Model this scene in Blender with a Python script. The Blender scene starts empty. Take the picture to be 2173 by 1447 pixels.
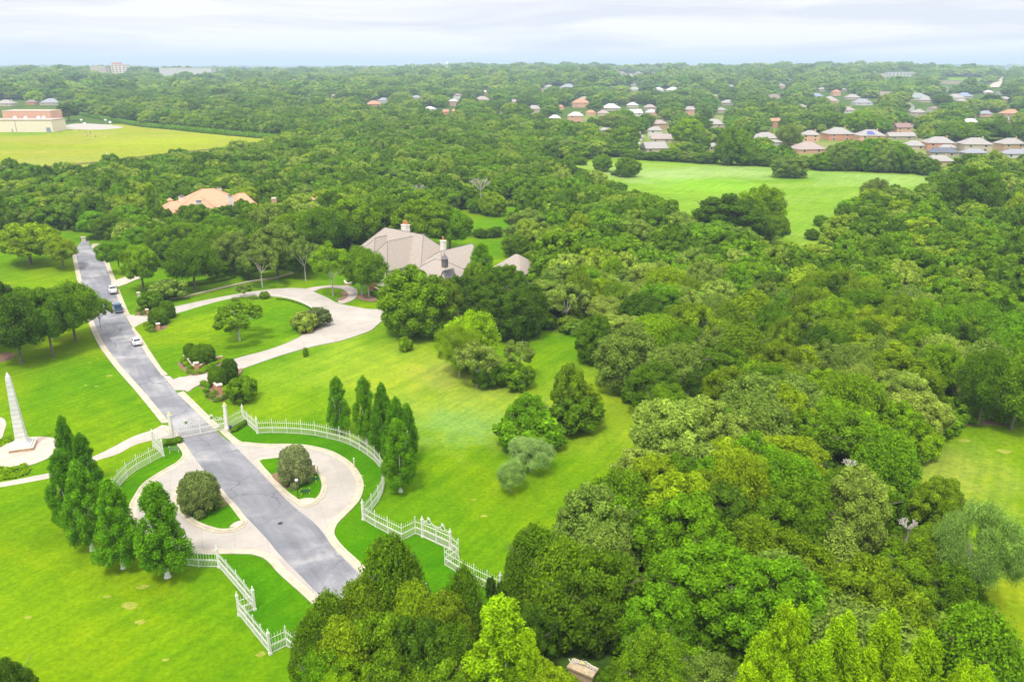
import bpy, bmesh, math, random
import numpy as np
from math import radians as R, sin, cos, pi, hypot, atan2, sqrt
from mathutils import Vector
from mathutils.geometry import tessellate_polygon

# ------------------------------------------------------------------ camera, world, sun, exposure
S = bpy.context.scene
COL = S.collection
CAMH, PITCH, FPX = 60.0, 19.2, 1690.0
cam = bpy.data.cameras.new("camera"); cam.lens = 28.0; cam.sensor_width = 36.0
cam.clip_start = 0.5; cam.clip_end = 60000.0
camo = bpy.data.objects.new("camera", cam); COL.objects.link(camo)
camo.location = (0, 0, CAMH); camo.rotation_euler = (R(90 - PITCH), 0, 0)
S.camera = camo
SUN_EL, SUN_AZ = 62.0, 200.0        # high, slightly from behind the camera
w = bpy.data.worlds.new("World"); S.world = w; w.use_nodes = True
nt = w.node_tree; nt.nodes.clear()
def N(t, **k):
    n = nt.nodes.new(t)
    for a, b in k.items(): setattr(n, a, b)
    return n
out = N('ShaderNodeOutputWorld'); bg = N('ShaderNodeBackground'); bg.inputs['Strength'].default_value = 0.1
sky = N('ShaderNodeTexSky', sky_type='NISHITA', sun_disc=False); sky.sun_elevation = R(SUN_EL); sky.sun_rotation = R(SUN_AZ)
tc = N('ShaderNodeTexCoord'); sep = N('ShaderNodeSeparateXYZ'); nt.links.new(tc.outputs['Generated'], sep.inputs[0])
mp = N('ShaderNodeMapping'); mp.inputs['Scale'].default_value = (1.5, 1.5, 17.0); mp.inputs['Rotation'].default_value = (R(0.35), R(-0.5), 0)
mp.inputs['Location'].default_value = (0.35, 0.0, 0.3)
nt.links.new(tc.outputs['Generated'], mp.inputs[0])
no = N('ShaderNodeTexNoise'); no.inputs['Scale'].default_value = 2.2; no.inputs['Detail'].default_value = 5; no.inputs['Roughness'].default_value = 0.5
no.inputs['Distortion'].default_value = 0.5
nt.links.new(mp.outputs[0], no.inputs['Vector'])
cr = N('ShaderNodeValToRGB'); e = cr.color_ramp.elements
e[0].position = 0.40; e[0].color = (0.765, 0.79, 0.88, 1); e[1].position = 0.58; e[1].color = (0.98, 0.975, 1.0, 1)
nt.links.new(no.outputs[0], cr.inputs[0])
# overcast sky brightens towards the zenith (CIE overcast)
mr = N('ShaderNodeMapRange'); mr.inputs[1].default_value = 0.06; mr.inputs[2].default_value = 1.0; mr.inputs[3].default_value = 8.1; mr.inputs[4].default_value = 20.0
nt.links.new(sep.outputs['Z'], mr.inputs[0])
sc_ = N('ShaderNodeVectorMath', operation='SCALE'); nt.links.new(cr.outputs[0], sc_.inputs[0]); nt.links.new(mr.outputs[0], sc_.inputs['Scale'])
mx = N('ShaderNodeMix', data_type='RGBA'); mx.inputs[0].default_value = 0.93
nt.links.new(sky.outputs[0], mx.inputs[6]); nt.links.new(sc_.outputs[0], mx.inputs[7])
nt.links.new(mx.outputs[2], bg.inputs[0]); nt.links.new(bg.outputs[0], out.inputs[0])
sl = bpy.data.lights.new("sun", 'SUN'); sl.energy = 2.6; sl.angle = R(10); sl.color = (1.0, 0.96, 0.88)
so = bpy.data.objects.new("sun", sl); COL.objects.link(so)
sd = Vector((sin(R(SUN_AZ)) * cos(R(SUN_EL)), cos(R(SUN_AZ)) * cos(R(SUN_EL)), sin(R(SUN_EL))))
so.rotation_euler = sd.to_track_quat('Z', 'Y').to_euler(); so.location = (0, 0, 120)
S.view_settings.view_transform = 'Standard'; S.view_settings.look = 'None'
S.view_settings.exposure = 0.45; S.view_settings.gamma = 1.0
S.render.engine = 'CYCLES'
S.cycles.use_denoising = True
S.cycles.max_bounces = 5; S.cycles.diffuse_bounces = 3; S.cycles.glossy_bounces = 2; S.cycles.transmission_bounces = 3
S.cycles.volume_bounces = 0; S.cycles.transparent_max_bounces = 6

# ------------------------------------------------------------------ geometry of the place
SP, CP = sin(R(PITCH)), cos(R(PITCH))
def ss(a, b, x):
    t = np.clip((x - a) / (b - a), 0, 1); return t * t * (3 - 2 * t)
def terr(x, y):
    d = np.hypot(x, y); az = np.arctan2(x, y)
    h = (25 + 6 * np.sin(az * 6 + 0.6) + 4 * np.sin(az * 15 + 2.0)) * ss(1000, 2900, d) - 20 * ss(3300, 6500, d)
    h = h + ss(900, 1800, d) * (3.5 * np.sin(x / 310 + 1) * np.sin(y / 270 + .3) + 3.0 * np.sin(x / 700 + y / 520))
    h = h + 13 * ss(6500, 10500, d) * (1.3 + np.sin(az * 5 - 1.0) + .4 * np.sin(az * 17))
    return h
def P(px, py, z=0.0, far=False):
    u = (px - 1086.5) / FPX; v = (py - 723.5) / FPX
    dz = -SP - v * CP; dy = CP - v * SP; t = (CAMH - z) / (-dz)
    if far:
        for k in range(25):
            hz = float(terr(u * t, dy * t)); t = 0.5 * t + 0.5 * min((CAMH - z - hz) / (-dz), 9000)
        return Vector((u * t, dy * t, hz + z))
    return Vector((u * t, dy * t, z))
def proj(x, y, z):
    D = y * CP - (z - CAMH) * SP; U = y * SP + (z - CAMH) * CP
    return 1086.5 + FPX * x / D, 723.5 - FPX * U / D, D
def pxm(px, py, far=False):      # pixels per metre at a ground pixel
    p = P(px, py, 0, far); return FPX / proj(p.x, p.y, p.z)[2]
def smooth(pts, n=6, closed=False):
    p = [Vector(q) for q in pts]; L = len(p); o = []
    rng = range(L if closed else L - 1)
    for i in rng:
        if closed: a, b, c, d = p[(i - 1) % L], p[i], p[(i + 1) % L], p[(i + 2) % L]
        else: a, b, c, d = p[max(i - 1, 0)], p[i], p[i + 1], p[min(i + 2, L - 1)]
        for k in range(n):
            t = k / n
            o.append(0.5 * ((2 * b) + (c - a) * t + (2 * a - 5 * b + 4 * c - d) * t * t + (3 * b - a - 3 * c + d) * t ** 3))
    if not closed: o.append(p[-1])
    return o
def W(pts, n=6, closed=False): return smooth([P(x, y) for x, y in pts], n, closed)
def inpoly(x, y, poly):
    c = np.zeros(np.shape(x), bool); n = len(poly)
    for i in range(n):
        x1, y1 = poly[i]; x2, y2 = poly[(i + 1) % n]
        if y1 == y2: continue
        c ^= ((y1 > y) != (y2 > y)) & (x < (x2 - x1) * (y - y1) / (y2 - y1) + x1)
    return c
def area2(pts): return sum(pts[i].x * pts[(i + 1) % len(pts)].y - pts[(i + 1) % len(pts)].x * pts[i].y for i in range(len(pts)))
def offset(pts, d, closed=True):
    """offset to the left of travel by d"""
    n = len(pts); o = []
    for i in range(n):
        a = pts[(i - 1) % n] if closed or i else pts[0]; b = pts[(i + 1) % n] if closed or i < n - 1 else pts[-1]
        t = Vector((b.x - a.x, b.y - a.y, 0)); t.normalize()
        o.append(Vector((pts[i].x - t.y * d, pts[i].y + t.x * d, pts[i].z)))
    return o

# ------------------------------------------------------------------ materials
MATS = {}
def newmat(name):
    m = bpy.data.materials.new(name); m.use_nodes = True; m.node_tree.nodes.clear(); MATS[name] = m
    return m, m.node_tree
def mk(t, ty, **k):
    n = t.nodes.new(ty)
    for a, b in k.items():
        if a.startswith('_'): n.inputs[a[1:].replace('_', ' ')].default_value = b
        else: setattr(n, a, b)
    return n
def rgba(c): return (c[0], c[1], c[2], 1)
def ramp(t, stops):
    n = t.nodes.new('ShaderNodeValToRGB'); e = n.color_ramp.elements
    while len(e) < len(stops): e.new(0.5)
    for i, (p, c) in enumerate(stops):
        e[i].position = p; e[i].color = rgba(c) if not isinstance(c, (int, float)) else (c, c, c, 1)
    return n
def mat_simple(name, col, rough=0.7, var=0.12, scale=2.0, metal=0.0, bump=0.0, spec=0.3):
    m, t = newmat(name); L = t.links.new
    o = mk(t, 'ShaderNodeOutputMaterial'); b = mk(t, 'ShaderNodeBsdfPrincipled'); b.inputs['Roughness'].default_value = rough
    b.inputs['Metallic'].default_value = metal; b.inputs['Specular IOR Level'].default_value = spec
    tcn = mk(t, 'ShaderNodeTexCoord'); n = mk(t, 'ShaderNodeTexNoise', _Scale=scale, _Detail=4.0)
    L(tcn.outputs['Object'], n.inputs['Vector'])
    a = [max(0, c * (1 - var)) for c in col]; c2 = [min(1, c * (1 + var)) for c in col]
    r = ramp(t, [(0.3, a), (0.7, c2)]); L(n.outputs[0], r.inputs[0]); L(r.outputs[0], b.inputs['Base Color'])
    if bump:
        bp = mk(t, 'ShaderNodeBump', _Strength=bump, _Distance=0.05); L(n.outputs[0], bp.inputs['Height']); L(bp.outputs[0], b.inputs['Normal'])
    L(b.outputs[0], o.inputs[0]); return m
def mat_grass(name, cols, big=0.03, fine=1.5, blobs=(), stretch=(1, 1, 1)):
    """cols: three colours, low/mid/high of the big patches; blobs: (x,y,r,colour,amount) soft patches of differently coloured grass"""
    m, t = newmat(name); L = t.links.new
    o = mk(t, 'ShaderNodeOutputMaterial'); b = mk(t, 'ShaderNodeBsdfDiffuse')
    g = mk(t, 'ShaderNodeTexCoord'); mpn = mk(t, 'ShaderNodeMapping'); mpn.inputs['Scale'].default_value = stretch; mpn.inputs['Rotation'].default_value = (0, 0, R(25))
    L(g.outputs['Object'], mpn.inputs[0])
    n1 = mk(t, 'ShaderNodeTexNoise', _Scale=big, _Detail=5.0, _Roughness=0.6, _Distortion=0.6); L(mpn.outputs[0], n1.inputs['Vector'])
    r1 = ramp(t, [(0.36, cols[0]), (0.5, cols[1]), (0.64, cols[2])]); L(n1.outputs[0], r1.inputs[0])
    cur = r1.outputs[0]
    for (bx, by, br, bc, ba) in blobs:
        sp = mk(t, 'ShaderNodeVectorMath', operation='DISTANCE'); sp.inputs[1].default_value = (bx, by, 0); L(g.outputs['Object'], sp.inputs[0])
        nn = mk(t, 'ShaderNodeTexNoise', _Scale=2.5 / br, _Detail=4.0); L(g.outputs['Object'], nn.inputs['Vector'])
        ad = mk(t, 'ShaderNodeMath', operation='MULTIPLY_ADD'); L(nn.outputs[0], ad.inputs[0]); ad.inputs[1].default_value = br * 1.6; L(sp.outputs['Value'], ad.inputs[2])
        mrn = mk(t, 'ShaderNodeMapRange'); mrn.inputs[1].default_value = br * 1.9; mrn.inputs[2].default_value = br * 1.1; mrn.inputs[3].default_value = 0; mrn.inputs[4].default_value = ba
        L(ad.outputs[0], mrn.inputs[0])
        mi = mk(t, 'ShaderNodeMix', data_type='RGBA'); L(mrn.outputs[0], mi.inputs[0]); L(cur, mi.inputs[6]); mi.inputs[7].default_value = rgba(bc); cur = mi.outputs[2]
    n2 = mk(t, 'ShaderNodeTexNoise', _Scale=fine, _Detail=6.0, _Roughness=0.75); L(g.outputs['Object'], n2.inputs['Vector'])
    n3 = mk(t, 'ShaderNodeTexNoise', _Scale=0.22, _Detail=5.0, _Roughness=0.65, _Distortion=1.0); L(mpn.outputs[0], n3.inputs['Vector'])
    r2 = ramp(t, [(0.3, (0.72,) * 3), (0.7, (1.25,) * 3)]); L(n2.outputs[0], r2.inputs[0])
    r3 = ramp(t, [(0.3, (0.80, 0.86, 0.9)), (0.52, (1, 1, 1)), (0.72, (1.28, 1.12, 1.0))]); L(n3.outputs[0], r3.inputs[0])
    m1 = mk(t, 'ShaderNodeMix', data_type='RGBA', blend_type='MULTIPLY'); m1.inputs[0].default_value = 1; L(cur, m1.inputs[6]); L(r2.outputs[0], m1.inputs[7])
    m2 = mk(t, 'ShaderNodeMix', data_type='RGBA', blend_type='MULTIPLY'); m2.inputs[0].default_value = 1; L(m1.outputs[2], m2.inputs[6]); L(r3.outputs[0], m2.inputs[7])
    mp4 = mk(t, 'ShaderNodeMapping'); mp4.inputs['Rotation'].default_value = (0, 0, R(33)); mp5 = mk(t, 'ShaderNodeMapping'); mp5.inputs['Scale'].default_value = (.8, .03, 1); L(g.outputs['Object'], mp4.inputs[0]); L(mp4.outputs[0], mp5.inputs[0])
    n5 = mk(t, 'ShaderNodeTexNoise', _Scale=1.0, _Detail=2.0); L(mp5.outputs[0], n5.inputs['Vector']); r5 = ramp(t, [(.38, (.90, .93, .9)), (.62, (1.09, 1.06, 1.0))]); L(n5.outputs[0], r5.inputs[0])
    m3 = mk(t, 'ShaderNodeMix', data_type='RGBA', blend_type='MULTIPLY'); m3.inputs[0].default_value = 1; L(m2.outputs[2], m3.inputs[6]); L(r5.outputs[0], m3.inputs[7])
    L(m3.outputs[2], b.inputs['Color'])
    bp = mk(t, 'ShaderNodeBump', _Strength=0.5, _Distance=0.08); L(n2.outputs[0], bp.inputs['Height']); L(bp.outputs[0], b.inputs['Normal'])
    L(b.outputs[0], o.inputs[0]); return m
def mat_leaf(name, mode='color', col=None):
    m, t = newmat(name); L = t.links.new
    o = mk(t, 'ShaderNodeOutputMaterial'); oi = mk(t, 'ShaderNodeObjectInfo')
    if mode == 'color': cur = oi.outputs['Color']
    elif mode == 'random':
        r = ramp(t, [(0.0, C_['dark']), (0.25, C_['deep']), (0.5, C_['mid']), (0.66, C_['green']), (0.76, C_['grey']), (0.88, C_['yellow']), (1.0, C_['pale'])])
        L(oi.outputs['Random'], r.inputs[0]); cur = r.outputs[0]
    else:
        rr = mk(t, 'ShaderNodeRGB'); rr.outputs[0].default_value = rgba(col); cur = rr.outputs[0]
    g = mk(t, 'ShaderNodeNewGeometry')
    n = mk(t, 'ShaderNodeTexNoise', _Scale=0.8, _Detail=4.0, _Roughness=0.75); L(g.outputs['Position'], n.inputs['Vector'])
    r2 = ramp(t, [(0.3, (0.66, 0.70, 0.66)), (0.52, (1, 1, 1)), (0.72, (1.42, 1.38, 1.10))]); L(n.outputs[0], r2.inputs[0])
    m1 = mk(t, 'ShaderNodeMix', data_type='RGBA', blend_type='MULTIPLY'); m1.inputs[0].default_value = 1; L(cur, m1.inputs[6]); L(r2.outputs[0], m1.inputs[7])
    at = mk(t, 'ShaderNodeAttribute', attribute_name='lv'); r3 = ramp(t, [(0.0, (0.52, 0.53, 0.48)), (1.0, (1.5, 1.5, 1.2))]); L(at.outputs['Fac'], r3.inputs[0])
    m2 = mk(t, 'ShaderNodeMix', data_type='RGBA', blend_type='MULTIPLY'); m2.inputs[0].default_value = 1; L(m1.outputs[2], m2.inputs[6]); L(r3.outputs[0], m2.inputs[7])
    d = mk(t, 'ShaderNodeBsdfDiffuse'); tr = mk(t, 'ShaderNodeBsdfTranslucent'); L(m2.outputs[2], d.inputs[0]); L(m2.outputs[2], tr.inputs[0])
    ms = mk(t, 'ShaderNodeMixShader'); ms.inputs[0].default_value = 0.34; L(d.outputs[0], ms.inputs[1]); L(tr.outputs[0], ms.inputs[2])
    L(ms.outputs[0], o.inputs[0]); return m
C_ = dict(dark=(.078, .160, .010), deep=(.108, .215, .008), mid=(.150, .275, .009), bright=(.195, .350, .006), olive=(.165, .265, .010),
          grey=(.190, .290, .045), pale=(.270, .375, .060), yellow=(.245, .365, .010), lime=(.29, .48, .006), green=(.145, .310, .008), tan=(.30, .25, .16))
C_ = {a: (b[0] * 1.05, b[1] * 1.01, b[2]) for a, b in C_.items()}
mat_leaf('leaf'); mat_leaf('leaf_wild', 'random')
mat_simple('bark', (.16, .13, .10), 0.9, 0.35, 3.0, bump=.4)
mat_simple('bark_pale', (.42, .38, .32), 0.9, 0.25, 3.0, bump=.3)
mat_simple('bark_white', (.75, .74, .70), 0.8, 0.08, 3.0)
mat_simple('dead_wood', (.42, .38, .34), 0.9, 0.25, 3.0)
mat_simple('white_paint', (.68, .66, .58), 0.45, 0.04, 1.0)
mat_simple('gold_cap', (.72, .62, .15), 0.4, 0.08, 6.0)
mat_simple('kerb', (.44, .385, .28), 0.85, 0.16, 0.8, bump=.2)
mat_simple('cream_stone', (.60, .53, .42), 0.85, 0.15, 2.0, bump=.2)
mat_simple('obelisk_stone', (.62, .61, .57), 0.8, 0.12, 1.2)
mat_simple('joint_dark', (.22, .21, .20), .9, .1, 2.0)
mat_simple('pad', (.48, .39, .31), 0.85, 0.14, 0.6)
mat_simple('flagstone', (.46, .35, .22), 0.85, 0.3, 2.5, bump=.3)
mat_simple('mulch', (.20, .12, .075), 0.95, 0.4, 3.0, bump=.5)
mat_simple('earth', (.32, .20, .12), 0.95, 0.3, 0.5, bump=.3)
mat_simple('bare_patch', (.24, .27, .03), .95, .25, 2.0)
mat_simple('green_board', (.03, .10, .045), 0.5, 0.1, 3.0)
mat_simple('sage_board', (.16, .26, .10), 0.6, 0.1, 3.0)
mat_simple('yellow_post', (.62, .56, .12), 0.5, 0.1, 3.0)
mat_simple('black_metal', (.02, .03, .025), 0.4, 0.1, 3.0)
mat_simple('white_plain', (.80, .80, .78), 0.5, 0.04, 2.0)
mat_simple('glass_dark', (.02, .025, .035), 0.12, 0.1, 2.0, spec=0.6)
mat_simple('tyre', (.02, .02, .02), 0.8, 0.1, 4.0)
mat_simple('rim', (.35, .35, .36), 0.3, 0.1, 4.0, metal=.7)
mat_simple('car_white', (.78, .78, .79), 0.25, 0.02, 1.0, spec=.5)
mat_simple('car_blue', (.035, .10, .20), 0.25, 0.1, 1.0, spec=.5)
mat_simple('car_silver', (.40, .41, .43), 0.3, 0.05, 1.0, spec=.5)
mat_simple('car_red', (.30, .04, .03), 0.3, 0.05, 1.0, spec=.5)
mat_simple('tail_red', (.50, .02, .02), 0.3, 0.05, 1.0)
mat_simple('chrome', (.55, .55, .56), 0.2, 0.05, 1.0, metal=.9)
mat_simple('stucco', (.72, .62, .48), 0.85, 0.06, 1.0)
mat_simple('stucco_white', (.70, .65, .56), 0.85, 0.06, 1.0)
mat_simple('wood_door', (.30, .13, .05), 0.6, 0.2, 3.0)
mat_simple('terracotta', (.52, .20, .08), 0.8, 0.15, 3.0)
mat_simple('slate_dark', (.16, .14, .15), 0.7, 0.15, 3.0)
mat_simple('skin', (.42, .27, .2), 0.7, 0.05, 3.0)
mat_simple('cloth_dark', (.03, .03, .05), 0.9, 0.1, 3.0)
mat_simple('cloth_white', (.75, .75, .75), 0.9, 0.05, 3.0)
mat_simple('cloth_red', (.45, .08, .06), 0.9, 0.05, 3.0)
mat_simple('cloth_blue', (.08, .15, .40), 0.9, 0.05, 3.0)
mat_simple('solar', (.06, .07, .28), 0.25, 0.2, 1.0, spec=.6)
mat_simple('purple_bin', (.06, .04, .12), 0.6, 0.1, 3.0)
def mat_brick(name, c1, c2, mortar, scale=1.0, bw=.45, bh=.16):
    m, t = newmat(name); L = t.links.new
    o = mk(t, 'ShaderNodeOutputMaterial'); b = mk(t, 'ShaderNodeBsdfPrincipled'); b.inputs['Roughness'].default_value = .85
    g = mk(t, 'ShaderNodeTexCoord'); sp = mk(t, 'ShaderNodeSeparateXYZ'); L(g.outputs['Object'], sp.inputs[0])
    ad = mk(t, 'ShaderNodeMath', operation='ADD'); L(sp.outputs[0], ad.inputs[0]); L(sp.outputs[1], ad.inputs[1])
    cb = mk(t, 'ShaderNodeCombineXYZ'); L(ad.outputs[0], cb.inputs[0]); L(sp.outputs[2], cb.inputs[1])
    k = mk(t, 'ShaderNodeTexBrick', _Scale=scale, _Color1=rgba(c1), _Color2=rgba(c2), _Mortar=rgba(mortar)); k.inputs['Brick Width'].default_value = bw
    k.inputs['Row Height'].default_value = bh; k.inputs['Mortar Size'].default_value = .012; L(cb.outputs[0], k.inputs['Vector'])
    L(k.outputs[0], b.inputs['Base Color']); L(b.outputs[0], o.inputs[0]); return m
mat_brick('brick', (.46, .17, .09), (.56, .24, .12), (.5, .4, .3))
mat_brick('brick_pale', (.58, .28, .17), (.66, .36, .22), (.5, .42, .35))
mat_brick('rubble_stone', (.36, .24, .14), (.48, .34, .22), (.25, .18, .12), 1, .5, .3)
def mat_roof(name, c, course=.33, contrast=.28, tile=0.0):
    m, t = newmat(name); L = t.links.new
    o = mk(t, 'ShaderNodeOutputMaterial'); b = mk(t, 'ShaderNodeBsdfPrincipled'); b.inputs['Roughness'].default_value = .8
    g = mk(t, 'ShaderNodeTexCoord'); sp = mk(t, 'ShaderNodeSeparateXYZ'); L(g.outputs['Object'], sp.inputs[0])
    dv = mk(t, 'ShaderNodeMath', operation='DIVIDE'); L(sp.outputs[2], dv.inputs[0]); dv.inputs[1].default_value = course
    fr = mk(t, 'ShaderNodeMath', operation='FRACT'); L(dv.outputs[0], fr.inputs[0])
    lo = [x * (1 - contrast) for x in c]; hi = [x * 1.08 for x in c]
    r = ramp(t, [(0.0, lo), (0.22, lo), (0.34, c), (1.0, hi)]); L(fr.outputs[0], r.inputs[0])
    n = mk(t, 'ShaderNodeTexNoise', _Scale=2.2, _Detail=5.0, _Roughness=.7); L(g.outputs['Object'], n.inputs['Vector'])
    r2 = ramp(t, [(0.3, (.82,) * 3), (0.7, (1.15,) * 3)]); L(n.outputs[0], r2.inputs[0])
    m1 = mk(t, 'ShaderNodeMix', data_type='RGBA', blend_type='MULTIPLY'); m1.inputs[0].default_value = 1; L(r.outputs[0], m1.inputs[6]); L(r2.outputs[0], m1.inputs[7])
    L(m1.outputs[2], b.inputs['Base Color']); L(b.outputs[0], o.inputs[0]); return m
mat_roof('roof_taupe', (.345, .29, .24), .38, .27)
mat_roof('roof_orange', (.50, .285, .165), .5, .14)
for nm, c in dict(tan=(.31, .285, .26), brown=(.22, .17, .14), slate=(.11, .12, .15), grey=(.26, .26, .28), orange=(.44, .22, .12), red=(.25, .15, .13),
                  pink=(.33, .26, .23), white=(.48, .46, .44), green=(.24, .27, .24), blue=(.22, .26, .33)).items():
    mat_roof('shingle_' + nm, c, .5, .10)
for nm, c in dict(cream=(.48, .40, .30), white=(.55, .53, .50), peach=(.48, .32, .20), sand=(.40, .33, .26)).items():
    mat_simple('siding_' + nm, c, .85, .06, 1.0)
def mat_asphalt():
    m, t = newmat('asphalt'); L = t.links.new
    o = mk(t, 'ShaderNodeOutputMaterial'); b = mk(t, 'ShaderNodeBsdfPrincipled'); b.inputs['Roughness'].default_value = .85
    g = mk(t, 'ShaderNodeTexCoord')
    n1 = mk(t, 'ShaderNodeTexNoise', _Scale=.10, _Detail=6.0, _Roughness=.62, _Distortion=.8); L(g.outputs['Object'], n1.inputs['Vector'])
    r1 = ramp(t, [(.34, (.142, .141, .155)), (.5, (.190, .187, .197)), (.66, (.315, .30, .29))]); L(n1.outputs[0], r1.inputs[0])
    # worn wheel paths running with the road
    mp0 = mk(t, 'ShaderNodeMapping'); mp0.inputs['Rotation'].default_value = (0, 0, R(-33)); mpn = mk(t, 'ShaderNodeMapping'); mpn.inputs['Scale'].default_value = (.7, .04, 1); L(g.outputs['Object'], mp0.inputs[0]); L(mp0.outputs[0], mpn.inputs[0])
    n2 = mk(t, 'ShaderNodeTexNoise', _Scale=1.2, _Detail=4.0); L(mpn.outputs[0], n2.inputs['Vector'])
    r2 = ramp(t, [(.35, (.90,) * 3), (.68, (1.14,) * 3)]); L(n2.outputs[0], r2.inputs[0])
    m1 = mk(t, 'ShaderNodeMix', data_type='RGBA', blend_type='MULTIPLY'); m1.inputs[0].default_value = 1; L(r1.outputs[0], m1.inputs[6]); L(r2.outputs[0], m1.inputs[7])
    vo = mk(t, 'ShaderNodeTexVoronoi', feature='DISTANCE_TO_EDGE', _Scale=.13)
    nd = mk(t, 'ShaderNodeTexNoise', _Scale=.5, _Detail=4.0); L(g.outputs['Object'], nd.inputs['Vector'])
    va = mk(t, 'ShaderNodeVectorMath', operation='MULTIPLY_ADD'); L(nd.outputs[1], va.inputs[0]); va.inputs[1].default_value = (3, 3, 0); L(g.outputs['Object'], va.inputs[2]); L(va.outputs[0], vo.inputs['Vector'])
    r3 = ramp(t, [(.0, 1.0), (.012, 1.0), (.020, 0.0)]); L(vo.outputs['Distance'], r3.inputs[0])
    nm = mk(t, 'ShaderNodeTexNoise', _Scale=.06, _Detail=2.0); L(g.outputs['Object'], nm.inputs['Vector'])
    r4 = ramp(t, [(.46, 0.0), (.54, .62)]); L(nm.outputs[0], r4.inputs[0])
    mm = mk(t, 'ShaderNodeMath', operation='MULTIPLY'); L(r3.outputs[0], mm.inputs[0]); L(r4.outputs[0], mm.inputs[1])
    m2 = mk(t, 'ShaderNodeMix', data_type='RGBA'); L(mm.outputs[0], m2.inputs[0]); L(m1.outputs[2], m2.inputs[6]); m2.inputs[7].default_value = (.10, .10, .125, 1)
    ns = mk(t, 'ShaderNodeTexNoise', _Scale=.45, _Detail=6.0, _Roughness=.7, _Distortion=2.2); L(g.outputs['Object'], ns.inputs['Vector'])
    rs = ramp(t, [(.492, 0.0), (.50, .8), (.508, 0.0)]); L(ns.outputs[0], rs.inputs[0])
    nk = mk(t, 'ShaderNodeTexNoise', _Scale=.045, _Detail=2.0); L(g.outputs['Object'], nk.inputs['Vector']); rk = ramp(t, [(.50, 0.0), (.60, .7)]); L(nk.outputs[0], rk.inputs[0])
    mq = mk(t, 'ShaderNodeMath', operation='MULTIPLY'); L(rs.outputs[0], mq.inputs[0]); L(rk.outputs[0], mq.inputs[1])
    m2b = mk(t, 'ShaderNodeMix', data_type='RGBA'); L(mq.outputs[0], m2b.inputs[0]); L(m2.outputs[2], m2b.inputs[6]); m2b.inputs[7].default_value = (.50, .49, .47, 1); m2 = m2b
    nf = mk(t, 'ShaderNodeTexNoise', _Scale=9.0, _Detail=3.0); L(g.outputs['Object'], nf.inputs['Vector'])
    r5 = ramp(t, [(.3, (.88,) * 3), (.7, (1.1,) * 3)]); L(nf.outputs[0], r5.inputs[0])
    m3 = mk(t, 'ShaderNodeMix', data_type='RGBA', blend_type='MULTIPLY'); m3.inputs[0].default_value = 1; L(m2.outputs[2], m3.inputs[6]); L(r5.outputs[0], m3.inputs[7])
    L(m3.outputs[2], b.inputs['Base Color']); L(b.outputs[0], o.inputs[0])
mat_asphalt()
def mat_concrete(name, c, joints=4.0):
    m, t = newmat(name); L = t.links.new
    o = mk(t, 'ShaderNodeOutputMaterial'); b = mk(t, 'ShaderNodeBsdfPrincipled'); b.inputs['Roughness'].default_value = .85
    g = mk(t, 'ShaderNodeTexCoord'); mpn = mk(t, 'ShaderNodeMapping'); mpn.inputs['Rotation'].default_value = (0, 0, R(-22)); L(g.outputs['Object'], mpn.inputs[0])
    n1 = mk(t, 'ShaderNodeTexNoise', _Scale=.22, _Detail=7.0, _Roughness=.66); L(g.outputs['Object'], n1.inputs['Vector'])
    r1 = ramp(t, [(.32, [x * .84 for x in c]), (.7, [x * 1.1 for x in c])]); L(n1.outputs[0], r1.inputs[0])
    k = mk(t, 'ShaderNodeTexBrick', _Scale=1.0, _Color1=(1, 1, 1, 1), _Color2=(.95, .95, .95, 1), _Mortar=(.72, .7, .68, 1)); k.offset = 0
    k.inputs['Brick Width'].default_value = joints; k.inputs['Row Height'].default_value = joints; k.inputs['Mortar Size'].default_value = .025; L(mpn.outputs[0], k.inputs['Vector'])
    m1 = mk(t, 'ShaderNodeMix', data_type='RGBA', blend_type='MULTIPLY'); m1.inputs[0].default_value = 1; L(r1.outputs[0], m1.inputs[6]); L(k.outputs[0], m1.inputs[7])
    L(m1.outputs[2], b.inputs['Base Color']); L(b.outputs[0], o.inputs[0])
mat_concrete('drive_concrete', (.41, .365, .31), 5.0)
mat_concrete('loop_concrete', (.385, .345, .295), 4.0)
mat_concrete('path_concrete', (.44, .37, .31), 2.0)

def blob(px, py, r, c, a=.9):
    p = P(px, py); return (p.x, p.y, r, c, a)
mat_grass('lawn', [(.074, .190, .002), (.102, .212, .002), (.148, .238, .002)], .028, 1.6,
          blobs=[blob(800, 770, 26, (.21, .31, .02), .75), blob(890, 800, 20, (.23, .29, .02), .7), blob(1010, 870, 18, (.22, .30, .04), .7),
                 blob(1300, 860, 24, (.21, .29, .012), .8), blob(250, 950, 9, (.20, .29, .004), .5), blob(960, 790, 10, (.27, .28, .06), .5),
                 blob(440, 690, 9, (.19, .29, .003), .6), blob(600, 860, 12, (.19, .29, .006), .5), blob(60, 1300, 16, (.17, .27, .003), .6), blob(975, 900, 9, (.13, .27, .06), .6)])
mat_grass('lawn_rich', [(.046, .165, .001), (.055, .175, .001), (.070, .185, .001)], .1, 2.2)
mat_grass('field_grass', [(.19, .26, .012), (.235, .275, .016), (.28, .27, .040)], .010, .35, stretch=(.35, 1.6, 1),
          blobs=[blob(60, 284, 30, (.13, .24, .012), .8), blob(200, 285, 26, (.30, .27, .08), .6), blob(350, 300, 70, (.27, .33, .01), .7), blob(100, 345, 50, (.27, .28, .06), .6)])
mat_grass('meadow_grass', [(.125, .245, .014), (.165, .285, .022), (.215, .30, .055)], .022, .7, stretch=(.5, 1.4, 1),
          blobs=[blob(1400, 372, 42, (.25, .35, .11), .9), blob(1560, 365, 36, (.25, .35, .11), .8), blob(1850, 380, 40, (.23, .35, .09), .7), blob(1680, 520, 20, (.22, .33, .03), .8), blob(1500, 395, 36, (.17, .36, .012), .7)])
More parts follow.
